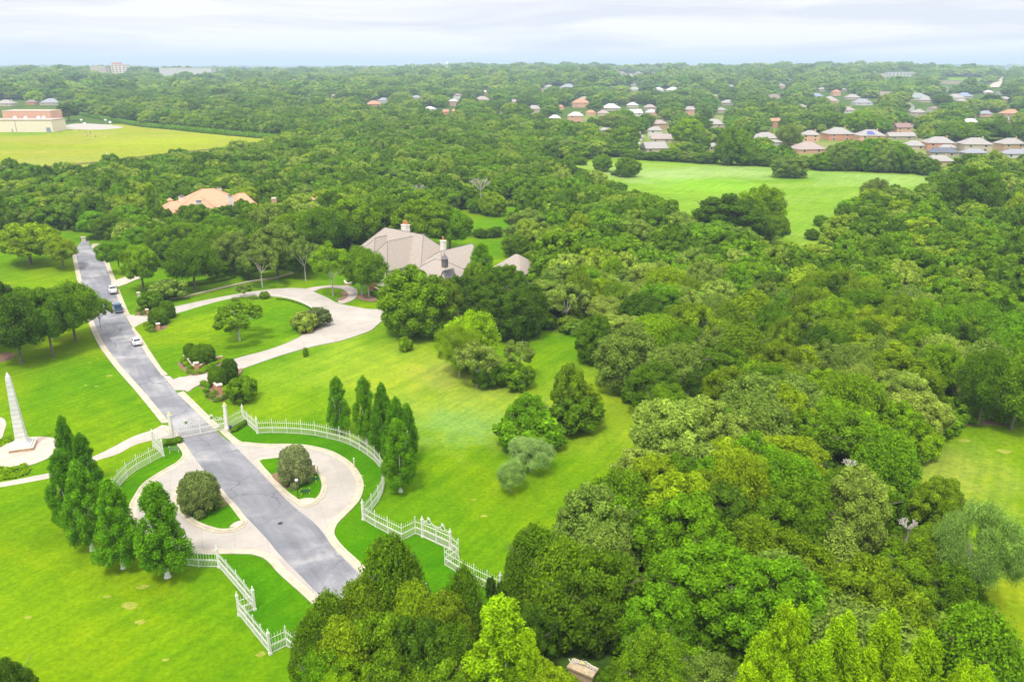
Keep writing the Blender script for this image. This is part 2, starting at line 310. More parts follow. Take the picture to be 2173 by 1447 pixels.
mat_grass('side_field', [(.105, .215, .002), (.140, .235, .003), (.175, .25, .005)], .03, 1.2,
          blobs=[blob(1990, 990, 14, (.22, .26, .04), .7), blob(2150, 1250, 10, (.22, .25, .01), .6)])
mat_grass('yard', [(.12, .19, .02), (.16, .22, .04), (.23, .22, .10)], .02, .8)
mat_grass('forest_floor', [(.05, .10, .015), (.065, .12, .015), (.095, .13, .025)], .02, .8)

# ------------------------------------------------------------------ mesh builders and tagging
def tag(o, label=None, cat=None, group=None, kind=None):
    if label: o['label'] = label
    if cat: o['category'] = cat
    if group: o['group'] = group
    if kind: o['kind'] = kind
    return o
def link(o, parent=None):
    COL.objects.link(o)
    if parent: o.parent = parent
    return o
def empty(name, loc, rz=0, label=None, cat=None, group=None, scale=None):
    o = bpy.data.objects.new(name, None); o.empty_display_size = .5; COL.objects.link(o); o.location = loc; o.rotation_euler = (0, 0, rz)
    if scale: o.scale = scale
    return tag(o, label, cat, group)
class MB:
    def __init__(s): s.v = []; s.f = []
    def add(s, vs, fs):
        n = len(s.v); s.v += [tuple(q) for q in vs]; s.f += [tuple(i + n for i in q) for q in fs]; return s
    def box(s, c, d, rz=0, taper=1.0):
        x, y, z = d[0] / 2, d[1] / 2, d[2] / 2; vs = []
        for sz in (-1, 1):
            k = 1 if sz < 0 else taper
            for a, b in ((-1, -1), (1, -1), (1, 1), (-1, 1)):
                u, w_ = a * x * k, b * y * k; vs.append((c[0] + u * cos(rz) - w_ * sin(rz), c[1] + u * sin(rz) + w_ * cos(rz), c[2] + sz * z))
        return s.add(vs, [(3, 2, 1, 0), (4, 5, 6, 7), (0, 1, 5, 4), (1, 2, 6, 5), (2, 3, 7, 6), (3, 0, 4, 7)])
    def tube(s, p0, p1, r0, r1=None, n=8, cap=True):
        r1 = r0 if r1 is None else r1; p0 = Vector(p0); p1 = Vector(p1); d = p1 - p0
        if d.length < 1e-6: return s
        d.normalize(); a = d.orthogonal().normalized(); b = d.cross(a); vs = []
        for p, r in ((p0, r0), (p1, r1)):
            for i in range(n): t = 2 * pi * i / n; vs.append(p + a * (r * cos(t)) + b * (r * sin(t)))
        fs = [(i, (i + 1) % n, n + (i + 1) % n, n + i) for i in range(n)]
        if cap: fs += [tuple(range(n))[::-1], tuple(range(n, 2 * n))]
        return s.add(vs, fs)
    def path(s, pts, rs, n=6):
        for i in range(len(pts) - 1): s.tube(pts[i], pts[i + 1], rs[i], rs[i + 1], n)
        return s
    def lathe(s, prof, c=(0, 0, 0), n=16):
        vs = []; fs = []; m = len(prof)
        for r, z in prof:
            for i in range(n): t = 2 * pi * i / n; vs.append((c[0] + r * cos(t), c[1] + r * sin(t), c[2] + z))
        for j in range(m - 1):
            for i in range(n): fs.append((j * n + i, j * n + (i + 1) % n, (j + 1) * n + (i + 1) % n, (j + 1) * n + i))
        fs.append(tuple(range(n))[::-1]); fs.append(tuple((m - 1) * n + i for i in range(n)))
        return s.add(vs, fs)
    def ball(s, c, r, sz=1.0, n=10): return s.lathe([(max(r * sin(pi * j / 6), .001), -r * sz * cos(pi * j / 6)) for j in range(7)], c, n)
    def prism(s, poly, z0, z1, top_only=False):
        n = len(poly); pts = [(p[0], p[1]) for p in poly]
        tri = tessellate_polygon([[Vector((x, y, 0)) for x, y in pts]])
        vs = [(x, y, z1) for x, y in pts]; fs = []
        for a, b, c in tri:
            ax, ay = pts[a]; bx, by = pts[b]; cx, cy = pts[c]
            fs.append((a, b, c) if (bx - ax) * (cy - ay) - (cx - ax) * (by - ay) > 0 else (a, c, b))
        if not top_only:
            vs += [(x, y, z0) for x, y in pts]; fs += [(i, n + i, n + (i + 1) % n, (i + 1) % n) for i in range(n)]
        return s.add(vs, fs)
    def strip(s, A, B, z0, z1, closed=False):
        """raised strip between polylines A and B"""
        n = len(A); vs = []
        for a, b in zip(A, B): vs += [(a[0], a[1], z1), (b[0], b[1], z1), (a[0], a[1], z0), (b[0], b[1], z0)]
        fs = []
        for i in range(n if closed else n - 1):
            p = 4 * i; q = 4 * ((i + 1) % n)
            fs += [(p, p + 1, q + 1, q), (p + 2, p, q, q + 2), (p + 1, p + 3, q + 3, q + 1)]
        if not closed: fs += [(0, 2, 3, 1), (4 * n - 4, 4 * n - 3, 4 * n - 1, 4 * n - 2)]
        return s.add(vs, fs)
    def mesh(s, name, mat, fixn=True):
        m = bpy.data.meshes.new(name); m.from_pydata(s.v, [], s.f); m.materials.append(MATS[mat] if isinstance(mat, str) else mat)
        if fixn:
            bm = bmesh.new(); bm.from_mesh(m); bmesh.ops.recalc_face_normals(bm, faces=bm.faces); bm.to_mesh(m); bm.free()
        m.update(); return m
    def obj(s, name, mat, parent=None, fixn=True, kind=None, label=None, cat=None, group=None):
        o = bpy.data.objects.new(name, s.mesh(name, mat, fixn)); link(o, parent); return tag(o, label, cat, group, kind)
def inst(o, name, parent=None, loc=(0, 0, 0), rz=0, scale=(1, 1, 1)):
    c = o.copy(); COL.objects.link(c); c.name = name; c.parent = parent; c.location = loc; c.rotation_euler = (0, 0, rz); c.scale = scale; return c
def copy_tree(o, loc, rz, label, group=None, scale=None):
    r = o.copy(); COL.objects.link(r); r.location = loc; r.rotation_euler = (0, 0, rz)
    if scale: r.scale = scale
    r['label'] = label
    if group: r['group'] = group
    for ch in list(o.children):
        c = ch.copy(); COL.objects.link(c); c.parent = r
        for g in list(ch.children):
            d = g.copy(); COL.objects.link(d); d.parent = c
    return r

# ------------------------------------------------------------------ ground and sheets
def build_ground():
    ds = [0, 20, 60, 120, 200, 300, 420, 560, 720, 900]
    d = 900
    while d < 26000: d *= 1.05; ds.append(d)
    na = 240; vs = [(0, 0, 0)]; fs = []
    for d in ds[1:]:
        for i in range(na):
            a = 2 * pi * i / na; x, y = d * sin(a), d * cos(a); vs.append((x, y, float(terr(x, y))))
    for i in range(na): fs.append((0, 1 + (i + 1) % na, 1 + i))
    for j in range(len(ds) - 2):
        for i in range(na):
            a = 1 + j * na + i; b = 1 + j * na + (i + 1) % na; fs.append((a, b, b + na, a + na))
    b = MB(); b.v = vs; b.f = fs
    b.obj('ground', 'forest_floor', kind='structure')
build_ground()
def sheet(name, pts, mat, z, z0=None, kind='structure', label=None, cat=None, n=6, raw=False, sm=True):
    pw = pts if raw else (W(pts, n, True) if sm else [P(*q) for q in pts])
    b = MB().prism(pw, z0 if z0 is not None else z, z, z0 is None)
    return b.obj(name, mat, kind=kind, label=label, cat=cat)

LAWN = [(-700, 500), (-100, 497), (160, 490), (215, 500), (262, 552), (420, 582), (560, 575), (650, 570), (700, 545), (780, 520), (900, 470), (985, 445), (1105, 438), (1118, 480),
        (1075, 500), (1110, 560), (1130, 600), (1120, 660), (1130, 700), (1215, 705), (1260, 730), (1320, 760), (1335, 820), (1390, 845), (1425, 880), (1440, 950), (1350, 1030), (1250, 1090), (1160, 1140),
        (1120, 1200), (1110, 1290), (1110, 1380), (1000, 1560), (-900, 1560)]
sheet('lawn', LAWN, 'lawn', .02, sm=False)
sheet('school_field', [(-700, 215), (150, 232), (190, 240), (330, 268), (620, 292), (600, 330), (480, 350), (330, 372), (150, 395), (-600, 402)], 'field_grass', .04, sm=False)
sheet('meadow', [(1130, 352), (1180, 338), (1345, 325), (1500, 332), (1650, 340), (1990, 352), (2010, 430), (1920, 470), (1800, 500), (1770, 600), (1600, 600), (1560, 520), (1440, 500), (1280, 440), (1120, 385)], 'meadow_grass', .04, sm=False)
sheet('side_lawn', [(1850, 960), (1960, 905), (2000, 870), (2600, 880), (2700, 1600), (2050, 1600), (2010, 1370), (2080, 1300), (2040, 1200), (1960, 1120), (1900, 1040)], 'side_field', .03, sm=False)

# --- the road
RL = [(159, 530), (162, 545), (172, 590), (181, 626), (192, 666), (216, 722), (252, 772), (299, 825), (338, 871), (362, 901), (389, 936), (411, 968), (432, 996), (469, 1035), (503, 1077), (534, 1109), (566, 1143), (592, 1175), (634, 1218), (683, 1268), (760, 1345), (860, 1450), (960, 1560)]
RR = [(190, 520), (202, 533), (219, 550), (229, 576), (239, 603), (255, 646), (270, 680), (289, 712), (305, 742), (335, 785), (365, 822), (401, 858), (431, 888), (466, 921), (497, 946), (524, 973), (542, 991), (576, 1027), (608, 1061), (633, 1083), (663, 1106), (685, 1130), (708, 1163), (742, 1198), (800, 1258), (900, 1360), (1000, 1460), (1080, 1560)]
rl, rr = W(RL, 6), W(RR, 6)
TOPEND = [(190, 511), (172, 514)]
MB().prism(rl + rr[::-1] + [P(*q) for q in TOPEND], 0, .07).obj('road', 'asphalt', kind='structure')
# --- concrete loops off the road
OUT_R = [(466, 915), (497, 941), (524, 946), (563, 949), (603, 949), (642, 951), (681, 959), (708, 970), (734, 988), (750, 1009), (757, 1030), (752, 1054), (739, 1072), (718, 1093), (700, 1112), (693, 1133), (700, 1151), (721, 1175), (745, 1197), (802, 1255), (900, 1357), (1000, 1457)]
OUT_L = [(362, 905), (380, 928), (396, 950), (402, 965), (389, 982), (362, 998), (336, 1014), (315, 1030), (302, 1050), (291, 1072), (290, 1100), (305, 1127), (340, 1148), (390, 1161), (440, 1166), (508, 1166), (546, 1168), (580, 1181), (610, 1212), (671, 1266), (745, 1340), (850, 1450)]
outr, outl = W(OUT_R, 6), W(OUT_L, 6)
mid = [P(*q) for q in [(480, 925), (524, 985), (576, 1037), (633, 1090), (663, 1113), (760, 1222), (900, 1370), (980, 1450)]]
MB().prism(outr + mid[::-1], 0, .05).obj('loop_road', 'loop_concrete', kind='structure')
mid = [P(*q) for q in [(375, 918), (420, 970), (469, 1025), (534, 1099), (592, 1165), (683, 1258), (870, 1450)]]
MB().prism(outl + mid[::-1], 0, .05).obj('loop_road', 'loop_concrete', kind='structure')
def kerb(name, pts, side, gutter=.5, kw=.32, h=.16, closed=False):
    s = 1 if side == 'L' else -1
    a = offset(pts, -.05 * s, closed); b = offset(pts, gutter * s, closed); c = offset(pts, (gutter + kw) * s, closed)
    m = MB().strip(a, b, 0, .085, closed); m.strip(b, c, 0, h, closed)
    return m.obj(name, 'kerb', kind='structure')
def sub(poly, y0, y1):
    """piece of a road edge between two picture rows"""
    return [p for p in poly if y0 <= proj(p.x, p.y, 0)[1] <= y1]
# edges run from far to near: left of travel (towards -y) is +x side
kerb('kerb', sub(rl, 520, 901), 'R', .75, .4)
for a, b in ((522, 598), (612, 672), (694, 800), (829, 915)): kerb('kerb', sub(rr, a, b), 'L', .75, .4)
kerb('kerb', outr, 'L', .7, .35); kerb('kerb', outl, 'R', .7, .35)
# --- islands
ISL_R = [(540, 982), (552, 973), (574, 970), (612, 967), (650, 976), (676, 994), (689, 1010), (695, 1030), (690, 1050), (676, 1066), (660, 1075), (645, 1077), (630, 1070), (599, 1048), (577, 1024), (558, 1006)]
ISL_L = [(468, 1040), (450, 1018), (430, 1006), (402, 1012), (380, 1027), (369, 1045), (366, 1062), (376, 1085), (400, 1108), (428, 1122), (462, 1131), (494, 1129), (516, 1120), (525, 1106), (515, 1090), (494, 1064)]
def island(pts):
    w_ = W(pts, 6, True)
    if area2(w_) < 0: w_ = w_[::-1]
    a = w_; b = offset(w_, .35); c = offset(w_, .85)
    m = MB().strip(a, b, 0, .13, True); m.strip(b, c, 0, .22, True); m.obj('kerb', 'kerb', kind='structure')
    MB().prism(c, 0, .19).obj('island_lawn', 'lawn_rich', kind='structure')
island(ISL_R); island(ISL_L)
sheet('paved_tip', [(632, 1064), (645, 1059.5), (658, 1058.5), (668, 1060), (660, 1068), (645, 1071)], 'pad', .215, .1)
sheet('paved_tip', [(488, 1121), (492, 1115), (500, 1110), (510, 1107), (514, 1110), (507, 1118)], 'pad', .215, .1)
sheet('ground_cover_bed', [(577, 1012), (592, 1006), (612, 1020), (622, 1030), (606, 1038)], 'mulch', .23, .1)
sheet('ground_cover_bed', [(459, 1060), (469, 1053), (481, 1068), (478, 1075), (462, 1077)], 'mulch', .23, .1)
# lush irrigated lawn inside the fences
sheet('inner_lawn', [(468, 908), (520, 893), (547, 918), (613, 918), (676, 924), (729, 938), (773, 960), (805, 988), (814, 1030), (803, 1066), (770, 1104), (853, 1148), (884, 1133), (956, 1168), (944, 1200), (1034, 1250), (1040, 1300), (1000, 1400), (760, 1215), (693, 1140), (700, 1108), (757, 1040), (734, 985), (642, 949), (524, 944)], 'lawn_rich', .035, sm=False)
sheet('inner_lawn', [(366, 934), (392, 950), (402, 966), (336, 1014), (291, 1072), (305, 1130), (390, 1163), (508, 1168), (580, 1183), (671, 1266), (720, 1340), (631, 1391), (608, 1371), (573, 1388), (508, 1306), (540, 1294), (466, 1204), (400, 1201), (290, 1170), (232, 1100), (252, 1035), (315, 985), (347, 968), (330, 948)], 'lawn_rich', .035, sm=False)
# --- circular drive
D_OUT = [(272, 671), (285, 672), (318, 666), (371, 652), (431, 639), (497, 626), (564, 616), (614, 612.5), (650, 614), (670, 622), (695, 633), (717, 644.5), (750, 651.5), (784, 657), (812, 657), (840, 655), (850, 668), (822, 676), (806, 686), (789, 701), (764, 711), (723, 724), (665, 736), (597, 755), (511, 785), (448, 808), (415, 822), (398, 832),
         (385, 822), (372, 806)]
D_IN = [(381, 801), (395, 800), (441, 787), (501, 762), (564, 745), (614, 727), (647, 709), (670, 692), (678, 674), (673, 659), (650, 646), (614, 636), (564, 630), (497, 634), (431, 650), (381, 665), (332, 677), (300, 688), (286, 697)]
dout, din = W(D_OUT, 4, True), W(D_IN, 4, False)
MB().prism(W(D_OUT, 4, True), 0, .18).obj('driveway', 'drive_concrete', kind='structure')
sheet('driveway', [(346, 799), (384, 799), (406, 829), (371, 829)], 'drive_concrete', .168, .02, sm=False)
sheet('driveway', [(266, 671), (285, 669), (294, 696), (281, 696)], 'drive_concrete', .168, .02, sm=False)
oval = [P(*q) for q in [(286, 697), (300, 715), (318, 745), (345, 785), (368, 806), (378, 803)]]
MB().prism(din + oval, 0, .22).obj('oval_lawn', 'lawn', kind='structure')
ring = W([(650, 614), (681, 608.5), (723, 607), (750, 611), (760, 624), (750, 637), (728, 645), (717, 641), (736, 631), (737, 622), (720, 613), (684, 613), (667, 619)], 4, True)
MB().prism(ring, 0, .2).obj('house_path', 'path_concrete', kind='structure')
sheet('bed', [(720, 622), (737, 622), (738, 632), (724, 639), (713, 637), (728, 630)], 'mulch', .21, .1)
sheet('bed', [(758, 628), (790, 628), (800, 640), (780, 640), (762, 636)], 'mulch', .19, .1)
# upper drives by the far end of the road
sheet('driveway', [(236, 600), (245, 609), (262, 606), (285, 596), (300, 590), (290, 585), (262, 590)], 'pad', .18, .02)
sheet('path', [(421, 577), (440, 575), (470, 567), (492, 562), (486, 569), (462, 578), (440, 584), (424, 583)], 'pad', .06, 0)
sheet('path', [(196, 519), (212, 516), (232, 508), (232, 513), (220, 520), (214, 528), (222, 548), (214, 547), (206, 533), (197, 526)], 'pad', .06, 0)
# left walk, plaza of the obelisk
walk = [(344, 902), (323, 913), (289, 924), (262, 937), (236, 951), (207, 965), (160, 985), (118, 1001), (79, 1009), (0, 1024), (-120, 1040)]
walk2 = [(-120, 1052), (0, 1034), (79, 1020), (118, 1011), (165, 993), (210, 976), (249, 964), (283, 946), (312, 937), (349, 930), (372, 936), (380, 926), (366, 905)]
MB().prism(W(walk, 5) + W(walk2, 5), 0, .06).obj('path', 'path_concrete', kind='structure')
oc = P(43, 961)
MB().prism([Vector((oc.x + 5.9 * cos(2 * pi * i / 48), oc.y + 5.9 * sin(2 * pi * i / 48), 0)) for i in range(48)], 0, .10).obj('plaza', 'pad', kind='structure')
sheet('path', [(-40, 882), (2, 886), (13, 897), (9, 915), (0, 932), (-40, 938)], 'path_concrete', .06, 0)
# small sandy and stony things on the lawn
sheet('bed', [(0, 751), (22, 748), (33, 753), (24, 762), (0, 768)], 'mulch', .05, 0)
for q in ([(1060, 1262), (1110, 1290), (1120, 1340), (1100, 1330), (1070, 1290)], [(2045, 1355), (2075, 1335), (2110, 1290), (2120, 1320), (2090, 1370), (2065, 1390)]):
    sheet('bare_earth', q, 'earth', .06, 0)
sheet('bare_earth', [(1960, 905), (2000, 885), (2100, 880), (2200, 888), (2200, 900), (2060, 903), (2010, 912)], 'earth', .06, 0)
sheet('court', [(125, 272), (160, 263), (225, 265), (262, 271), (200, 276)], 'loop_concrete', .1, 0)
sheet('parking_lot', [(-60, 226), (95, 236), (120, 243), (135, 252), (100, 256), (-60, 250)], 'loop_concrete', .12, 0)
sheet('street', [(1262, 292), (1300, 287), (1330, 298), (1360, 303), (1340, 309), (1290, 303)], 'loop_concrete', .12, 0)
sheet('suburb_ground', [(1240, 334), (1345, 326), (1500, 334), (1700, 348), (1990, 354), (2400, 362), (2400, 246), (1900, 244), (1230, 246)], 'yard', .03, sm=False)
for q in ([(1262, 292), (1300, 262), (1284, 246), (1276, 246), (1288, 264), (1250, 290)], [(1480, 262), (1600, 258), (1760, 262), (1900, 262), (1900, 265), (1760, 266), (1600, 262), (1480, 266)], [(1900, 262), (2060, 270), (2180, 282), (2180, 287), (2060, 275), (1900, 266)]):
    sheet('street', q, 'loop_concrete', .14, 0)
rr0 = random.Random(4)
for (x, y, q) in [(276, 1285, .75), (297, 1320, .45), (302, 1245, .5), (227, 1266, .35), (555, 1388, .4), (352, 1400, .3), (1028, 1095, .35), (1005, 1060, .25), (60, 1310, .3), (190, 770, .3), (205, 820, .28), (182, 818, .22), (766, 1010, .3), (772, 1030, .25), (232, 798, .5),
                 (2045, 935, .7), (2130, 958, .8), (2020, 1025, .4), (2090, 1375, .6), (2125, 1400, .5)]:
    p = P(x, y); n_ = 9; MB().prism([Vector((p.x + q * rr0.uniform(.6, 1.2) * 1.5 * cos(2 * pi * i / n_), p.y + q * rr0.uniform(.6, 1.2) * sin(2 * pi * i / n_), 0)) for i in range(n_)], 0, .055).obj('bare_earth', 'bare_patch', kind='structure')
MBf = MB()
for a, b in (((1620, 318), (1672, 310)), ): sheet('street', [(1600, 316), (1668, 312), (1672, 317), (1604, 322)], 'loop_concrete', .12, 0)

# ------------------------------------------------------------------ foliage
def np_mesh(name, v, f, mat, lv=None):
    m = bpy.data.meshes.new(name); nf = len(f); k = f.shape[1]
    m.vertices.add(len(v)); m.vertices.foreach_set('co', v.astype(np.float32).ravel())
    m.loops.add(nf * k); m.loops.foreach_set('vertex_index', f.astype(np.int32).ravel())
    m.polygons.add(nf); m.polygons.foreach_set('loop_start', np.arange(0, nf * k, k, dtype=np.int32)); m.polygons.foreach_set('loop_total', np.full(nf, k, np.int32))
    if lv is not None:
        a = m.attributes.new('lv', 'FLOAT', 'FACE'); a.data.foreach_set('value', lv.astype(np.float32))
    m.materials.append(MATS[mat]); m.update(calc_edges=True); return m
def unit(v): return v / np.maximum(np.linalg.norm(v, axis=1, keepdims=True), 1e-6)
def leaf_quads(rng, c, n, size, asp=1.6):
    N_ = len(c); t = unit(np.cross(n, rng.normal(size=(N_, 3)))); b = np.cross(n, t)
    s = size * rng.uniform(.6, 1.35, (N_, 1)); a = t * s * .5 * asp; b = b * s * .5
    v = np.stack([c - a, c + b * .9 - a * .1, c + a, c - b * .9 - a * .1], 1).reshape(-1, 3)
    f = np.arange(4 * N_).reshape(-1, 4); return v, f
_ico = None
def ico():
    global _ico
    if _ico is None:
        bm = bmesh.new(); bmesh.ops.create_icosphere(bm, subdivisions=2, radius=1)
        _ico = (np.array([q.co[:] for q in bm.verts]), np.array([[x.index for x in q.verts] for q in bm.faces])); bm.free()
    return _ico
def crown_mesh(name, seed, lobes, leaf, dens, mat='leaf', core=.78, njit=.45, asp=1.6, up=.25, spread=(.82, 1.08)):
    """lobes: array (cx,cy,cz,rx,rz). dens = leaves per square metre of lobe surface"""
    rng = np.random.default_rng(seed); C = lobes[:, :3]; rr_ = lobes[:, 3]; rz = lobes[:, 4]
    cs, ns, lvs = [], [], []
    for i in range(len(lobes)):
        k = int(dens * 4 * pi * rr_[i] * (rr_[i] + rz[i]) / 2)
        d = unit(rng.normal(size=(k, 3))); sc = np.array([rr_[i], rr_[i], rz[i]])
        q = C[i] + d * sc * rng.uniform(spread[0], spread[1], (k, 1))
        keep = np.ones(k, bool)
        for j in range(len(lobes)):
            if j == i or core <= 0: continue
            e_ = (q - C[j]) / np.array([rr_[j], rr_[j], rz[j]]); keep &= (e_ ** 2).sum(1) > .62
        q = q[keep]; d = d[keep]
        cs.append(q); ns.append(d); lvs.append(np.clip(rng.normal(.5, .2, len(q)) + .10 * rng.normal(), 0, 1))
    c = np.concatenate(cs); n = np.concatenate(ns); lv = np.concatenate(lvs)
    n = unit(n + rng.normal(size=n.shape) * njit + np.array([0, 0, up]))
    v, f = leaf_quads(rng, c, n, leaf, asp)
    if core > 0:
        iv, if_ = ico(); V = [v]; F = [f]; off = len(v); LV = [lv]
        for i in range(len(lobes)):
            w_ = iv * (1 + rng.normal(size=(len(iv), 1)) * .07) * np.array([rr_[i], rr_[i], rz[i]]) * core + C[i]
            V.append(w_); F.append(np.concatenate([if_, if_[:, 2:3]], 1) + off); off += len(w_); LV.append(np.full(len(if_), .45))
        v = np.concatenate(V); lv = np.concatenate(LV)
        # triangles: drop the doubled corner by writing them through a mixed mesh
        tri = np.concatenate(F[1:])[:, :3]
        m = bpy.data.meshes.new(name); nq, ntri = len(f), len(tri)
        m.vertices.add(len(v)); m.vertices.foreach_set('co', v.astype(np.float32).ravel())
        li = np.concatenate([f.ravel(), tri.ravel()]); m.loops.add(len(li)); m.loops.foreach_set('vertex_index', li.astype(np.int32))
        m.polygons.add(nq + ntri)
        st = np.concatenate([np.arange(nq) * 4, nq * 4 + np.arange(ntri) * 3]); to = np.concatenate([np.full(nq, 4), np.full(ntri, 3)])
        m.polygons.foreach_set('loop_start', st.astype(np.int32)); m.polygons.foreach_set('loop_total', to.astype(np.int32))
        a = m.attributes.new('lv', 'FLOAT', 'FACE'); a.data.foreach_set('value', lv.astype(np.float32))
        m.materials.append(MATS[mat]); m.update(calc_edges=True); return m
    return np_mesh(name, v, f, mat, lv)
def oak_lobes(seed, Rr=5.0, H=10.0, nl=46, base=.30, size=(.17, .30), open_=0.0, flat=1.0, low=1.55, cone=0.0):
    """crown of radius Rr, top at H, underside at base*H"""
    rng = np.random.default_rng(seed); zc = H * (base + 1) / 2 - .2; hz = H * (1 - base) / 2; L = []
    ax = rng.uniform(.85, 1.15); ph = rng.uniform(0, 6.28, 3)
    for i in range(nl):
        z = 1 - low * (i + .5) / nl; z = max(min(z + rng.normal() * .06, 1), -.95); a = i * 2.39996 + rng.normal() * .25
        q = sqrt(max(0, 1 - z * z)); k = rng.uniform(.74, .97) * (1 + .13 * sin(2 * a + ph[0]) + .09 * sin(3 * a + ph[1]))
        if cone: k *= 1.12 - cone * (z + 1) / 2; q = q ** .6
        r = Rr * rng.uniform(*size)
        L.append((Rr * k * q * cos(a) * ax, Rr * k * q * sin(a) / ax, zc + hz * z * rng.uniform(.78, .97) * (1 - open_ * rng.random()), r, r * rng.uniform(.70, .95) * flat))
    if open_ == 0:
        for i in range(5):
            a = i * 1.256; L.append((Rr * .36 * cos(a), Rr * .36 * sin(a), zc + rng.uniform(-.2, .15) * hz, Rr * .44, hz * .50))
    return np.array(L)
def cyp_lobes(seed, Rr=2.8, H=13.0, base=.165, nl=64):
    rng = np.random.default_rng(seed); L = []
    for i in range(nl):
        t = (i + .5) / nl; z = H * (base + (1 - base) * t * .96); rad = Rr * (min(1, .62 + t * 2.6)) * (1 - t) ** .50
        a = i * 2.39996 + rng.normal() * .3; k = rad * rng.uniform(.55, .98) ; r = max(.30, Rr * .21 * (1 - t * .4)) * rng.uniform(.6, 1.4)
        L.append((k * cos(a), k * sin(a), z - r * .3, r, r * rng.uniform(1.3, 1.9)))
    L.append((0, 0, H - 1.0, .34, 1.0)); L.append((.35, .2, H * .86, .45, 1.3)); L.append((-.3, -.3, H * .8, .55, 1.3))
    for k in range(6): L.append((.2 * cos(k * 2), .2 * sin(k * 2), H * (.2 + .11 * k), Rr * .40 * (1 - k * .12), H * .10))
    return np.array(L)
def dome_lobes(seed, Rr=2.5, H=4.5, nl=40, size=(.24, .34)):
    rng = np.random.default_rng(seed); L = []
    for i in range(nl):
        z = 1 - 1.0 * (i + .5) / nl; a = i * 2.39996; q = (1 - z ** 3) ** .4; r = Rr * rng.uniform(*size)
        L.append(((Rr - r * .8) * q * cos(a), (Rr - r * .8) * q * sin(a), .35 * r + (H - r * 1.2) * (z ** .6) * rng.uniform(.92, 1.0), r, r))
    L.append((0, 0, H * .45, Rr * .75, H * .48)); return np.array(L)
def ball_lobes(seed, r=.6):
    rng = np.random.default_rng(seed); L = [(0, 0, r * .85, r * .8, r * .8)]
    for i in range(12):
        z = 1 - 1.5 * (i + .5) / 12; a = i * 2.4; q = sqrt(1 - z * z); L.append((r * .5 * q * cos(a), r * .5 * q * sin(a), r * .85 + r * .5 * z, r * .5, r * .5))
    return np.array(L)
def trunk_mesh(name, seed, H, r0, spread, mat='bark', nlimb=6, fork=.35, lean=(0, 0)):
    rng = random.Random(seed); b = MB(); zf = H * fork
    top = Vector((lean[0], lean[1], zf)); b.path([Vector((0, 0, -.15)), Vector((0, 0, .25)), Vector((lean[0] * .4, lean[1] * .4, zf * .5)), top], [r0 * 1.5, r0, r0 * .85, r0 * .72], 8)
    for i in range(nlimb):
        a = 2 * pi * i / nlimb + rng.uniform(-.4, .4); rr_ = spread * rng.uniform(.5, 1.0); ez = zf + (H - zf) * rng.uniform(.35, .85)
        m1 = top + Vector((cos(a) * rr_ * .45, sin(a) * rr_ * .45, (ez - zf) * .55)); e_ = Vector((top.x + cos(a) * rr_, top.y + sin(a) * rr_, ez))
        b.path([top, m1, e_], [r0 * .5, r0 * .3, r0 * .08], 6)
        for k in range(3):
            a2 = a + rng.uniform(-.9, .9); s_ = m1.lerp(e_, rng.uniform(0, .7)); b.path([s_, s_ + Vector((cos(a2) * rr_ * .35, sin(a2) * rr_ * .35, rng.uniform(.3, 1.0)))], [r0 * .16, r0 * .04], 5)
    return b.mesh(name, mat)
PROTO = {}
def proto(key, crown, trunk): PROTO[key] = (crown, trunk)
# broadleaf trees: 10 m tall, 5 m crown radius
for i in range(7):
    lb = oak_lobes(100 + i, nl=[58, 70, 48, 78, 60, 52, 72][i], size=[(.14, .24), (.12, .21), (.17, .28), (.11, .20), (.14, .25), (.16, .25), (.12, .22)][i], base=[.2, .25, .2, .18, .22, .15, .2][i])
    proto('oak%d' % i, crown_mesh('crown', 200 + i, lb, [.24, .21, .27, .22, .22, .28, .21][i], [34, 42, 27, 40, 40, 24, 42][i], core=.7, njit=[.6, .8, .5, .7, .9, .7, .5][i], up=[.25, .6, .2, .3, .8, .5, .2][i], spread=[(.72, 1.16), (.65, 1.3), (.78, 1.12), (.7, 1.22), (.55, 1.45), (.7, 1.25), (.76, 1.14)][i]),
          trunk_mesh('trunk', 300 + i, 10, .28, 5))
for i in range(3):  # crowns that reach down to the ground
    lb = oak_lobes(120 + i, nl=[84, 92, 78][i], size=[(.13, .23), (.12, .21), (.14, .25)][i], base=.0, low=1.86)
    proto('full%d' % i, crown_mesh('crown', 220 + i, lb, [.23, .21, .25][i], [34, 38, 30][i], core=.7, njit=[.6, .8, .7][i], up=[.3, .7, .4][i], spread=[(.72, 1.18), (.6, 1.35), (.7, 1.2)][i]), trunk_mesh('trunk', 320 + i, 10, .25, 5.4))
for i in range(3):  # laurel-like crowns with a pointed top
    lb = oak_lobes(140 + i, nl=[80, 88, 74][i], size=[(.13, .23), (.11, .20), (.14, .25)][i], base=.05, low=1.8, cone=[.75, .6, .85][i]); lb[:, 4] *= 1.35
    proto('peak%d' % i, crown_mesh('crown', 240 + i, lb, [.22, .20, .24][i], [38, 42, 34][i], core=.66, njit=[.9, .8, .9][i], up=[.7, .9, .6][i], spread=[(.6, 1.35), (.6, 1.4), (.65, 1.3)][i]), trunk_mesh('trunk', 340 + i, 10, .25, 4.6))
for i in range(3):  # open crowns with limbs showing
    lb = oak_lobes(130 + i, nl=34, size=(.12, .21), base=.34, open_=.45)
    proto('open%d' % i, crown_mesh('crown', 230 + i, lb, .27, 24, core=.5, njit=.6, spread=(.65, 1.2)), trunk_mesh('trunk', 330 + i, 10, .20, 5, 'bark_pale', 7, .32))
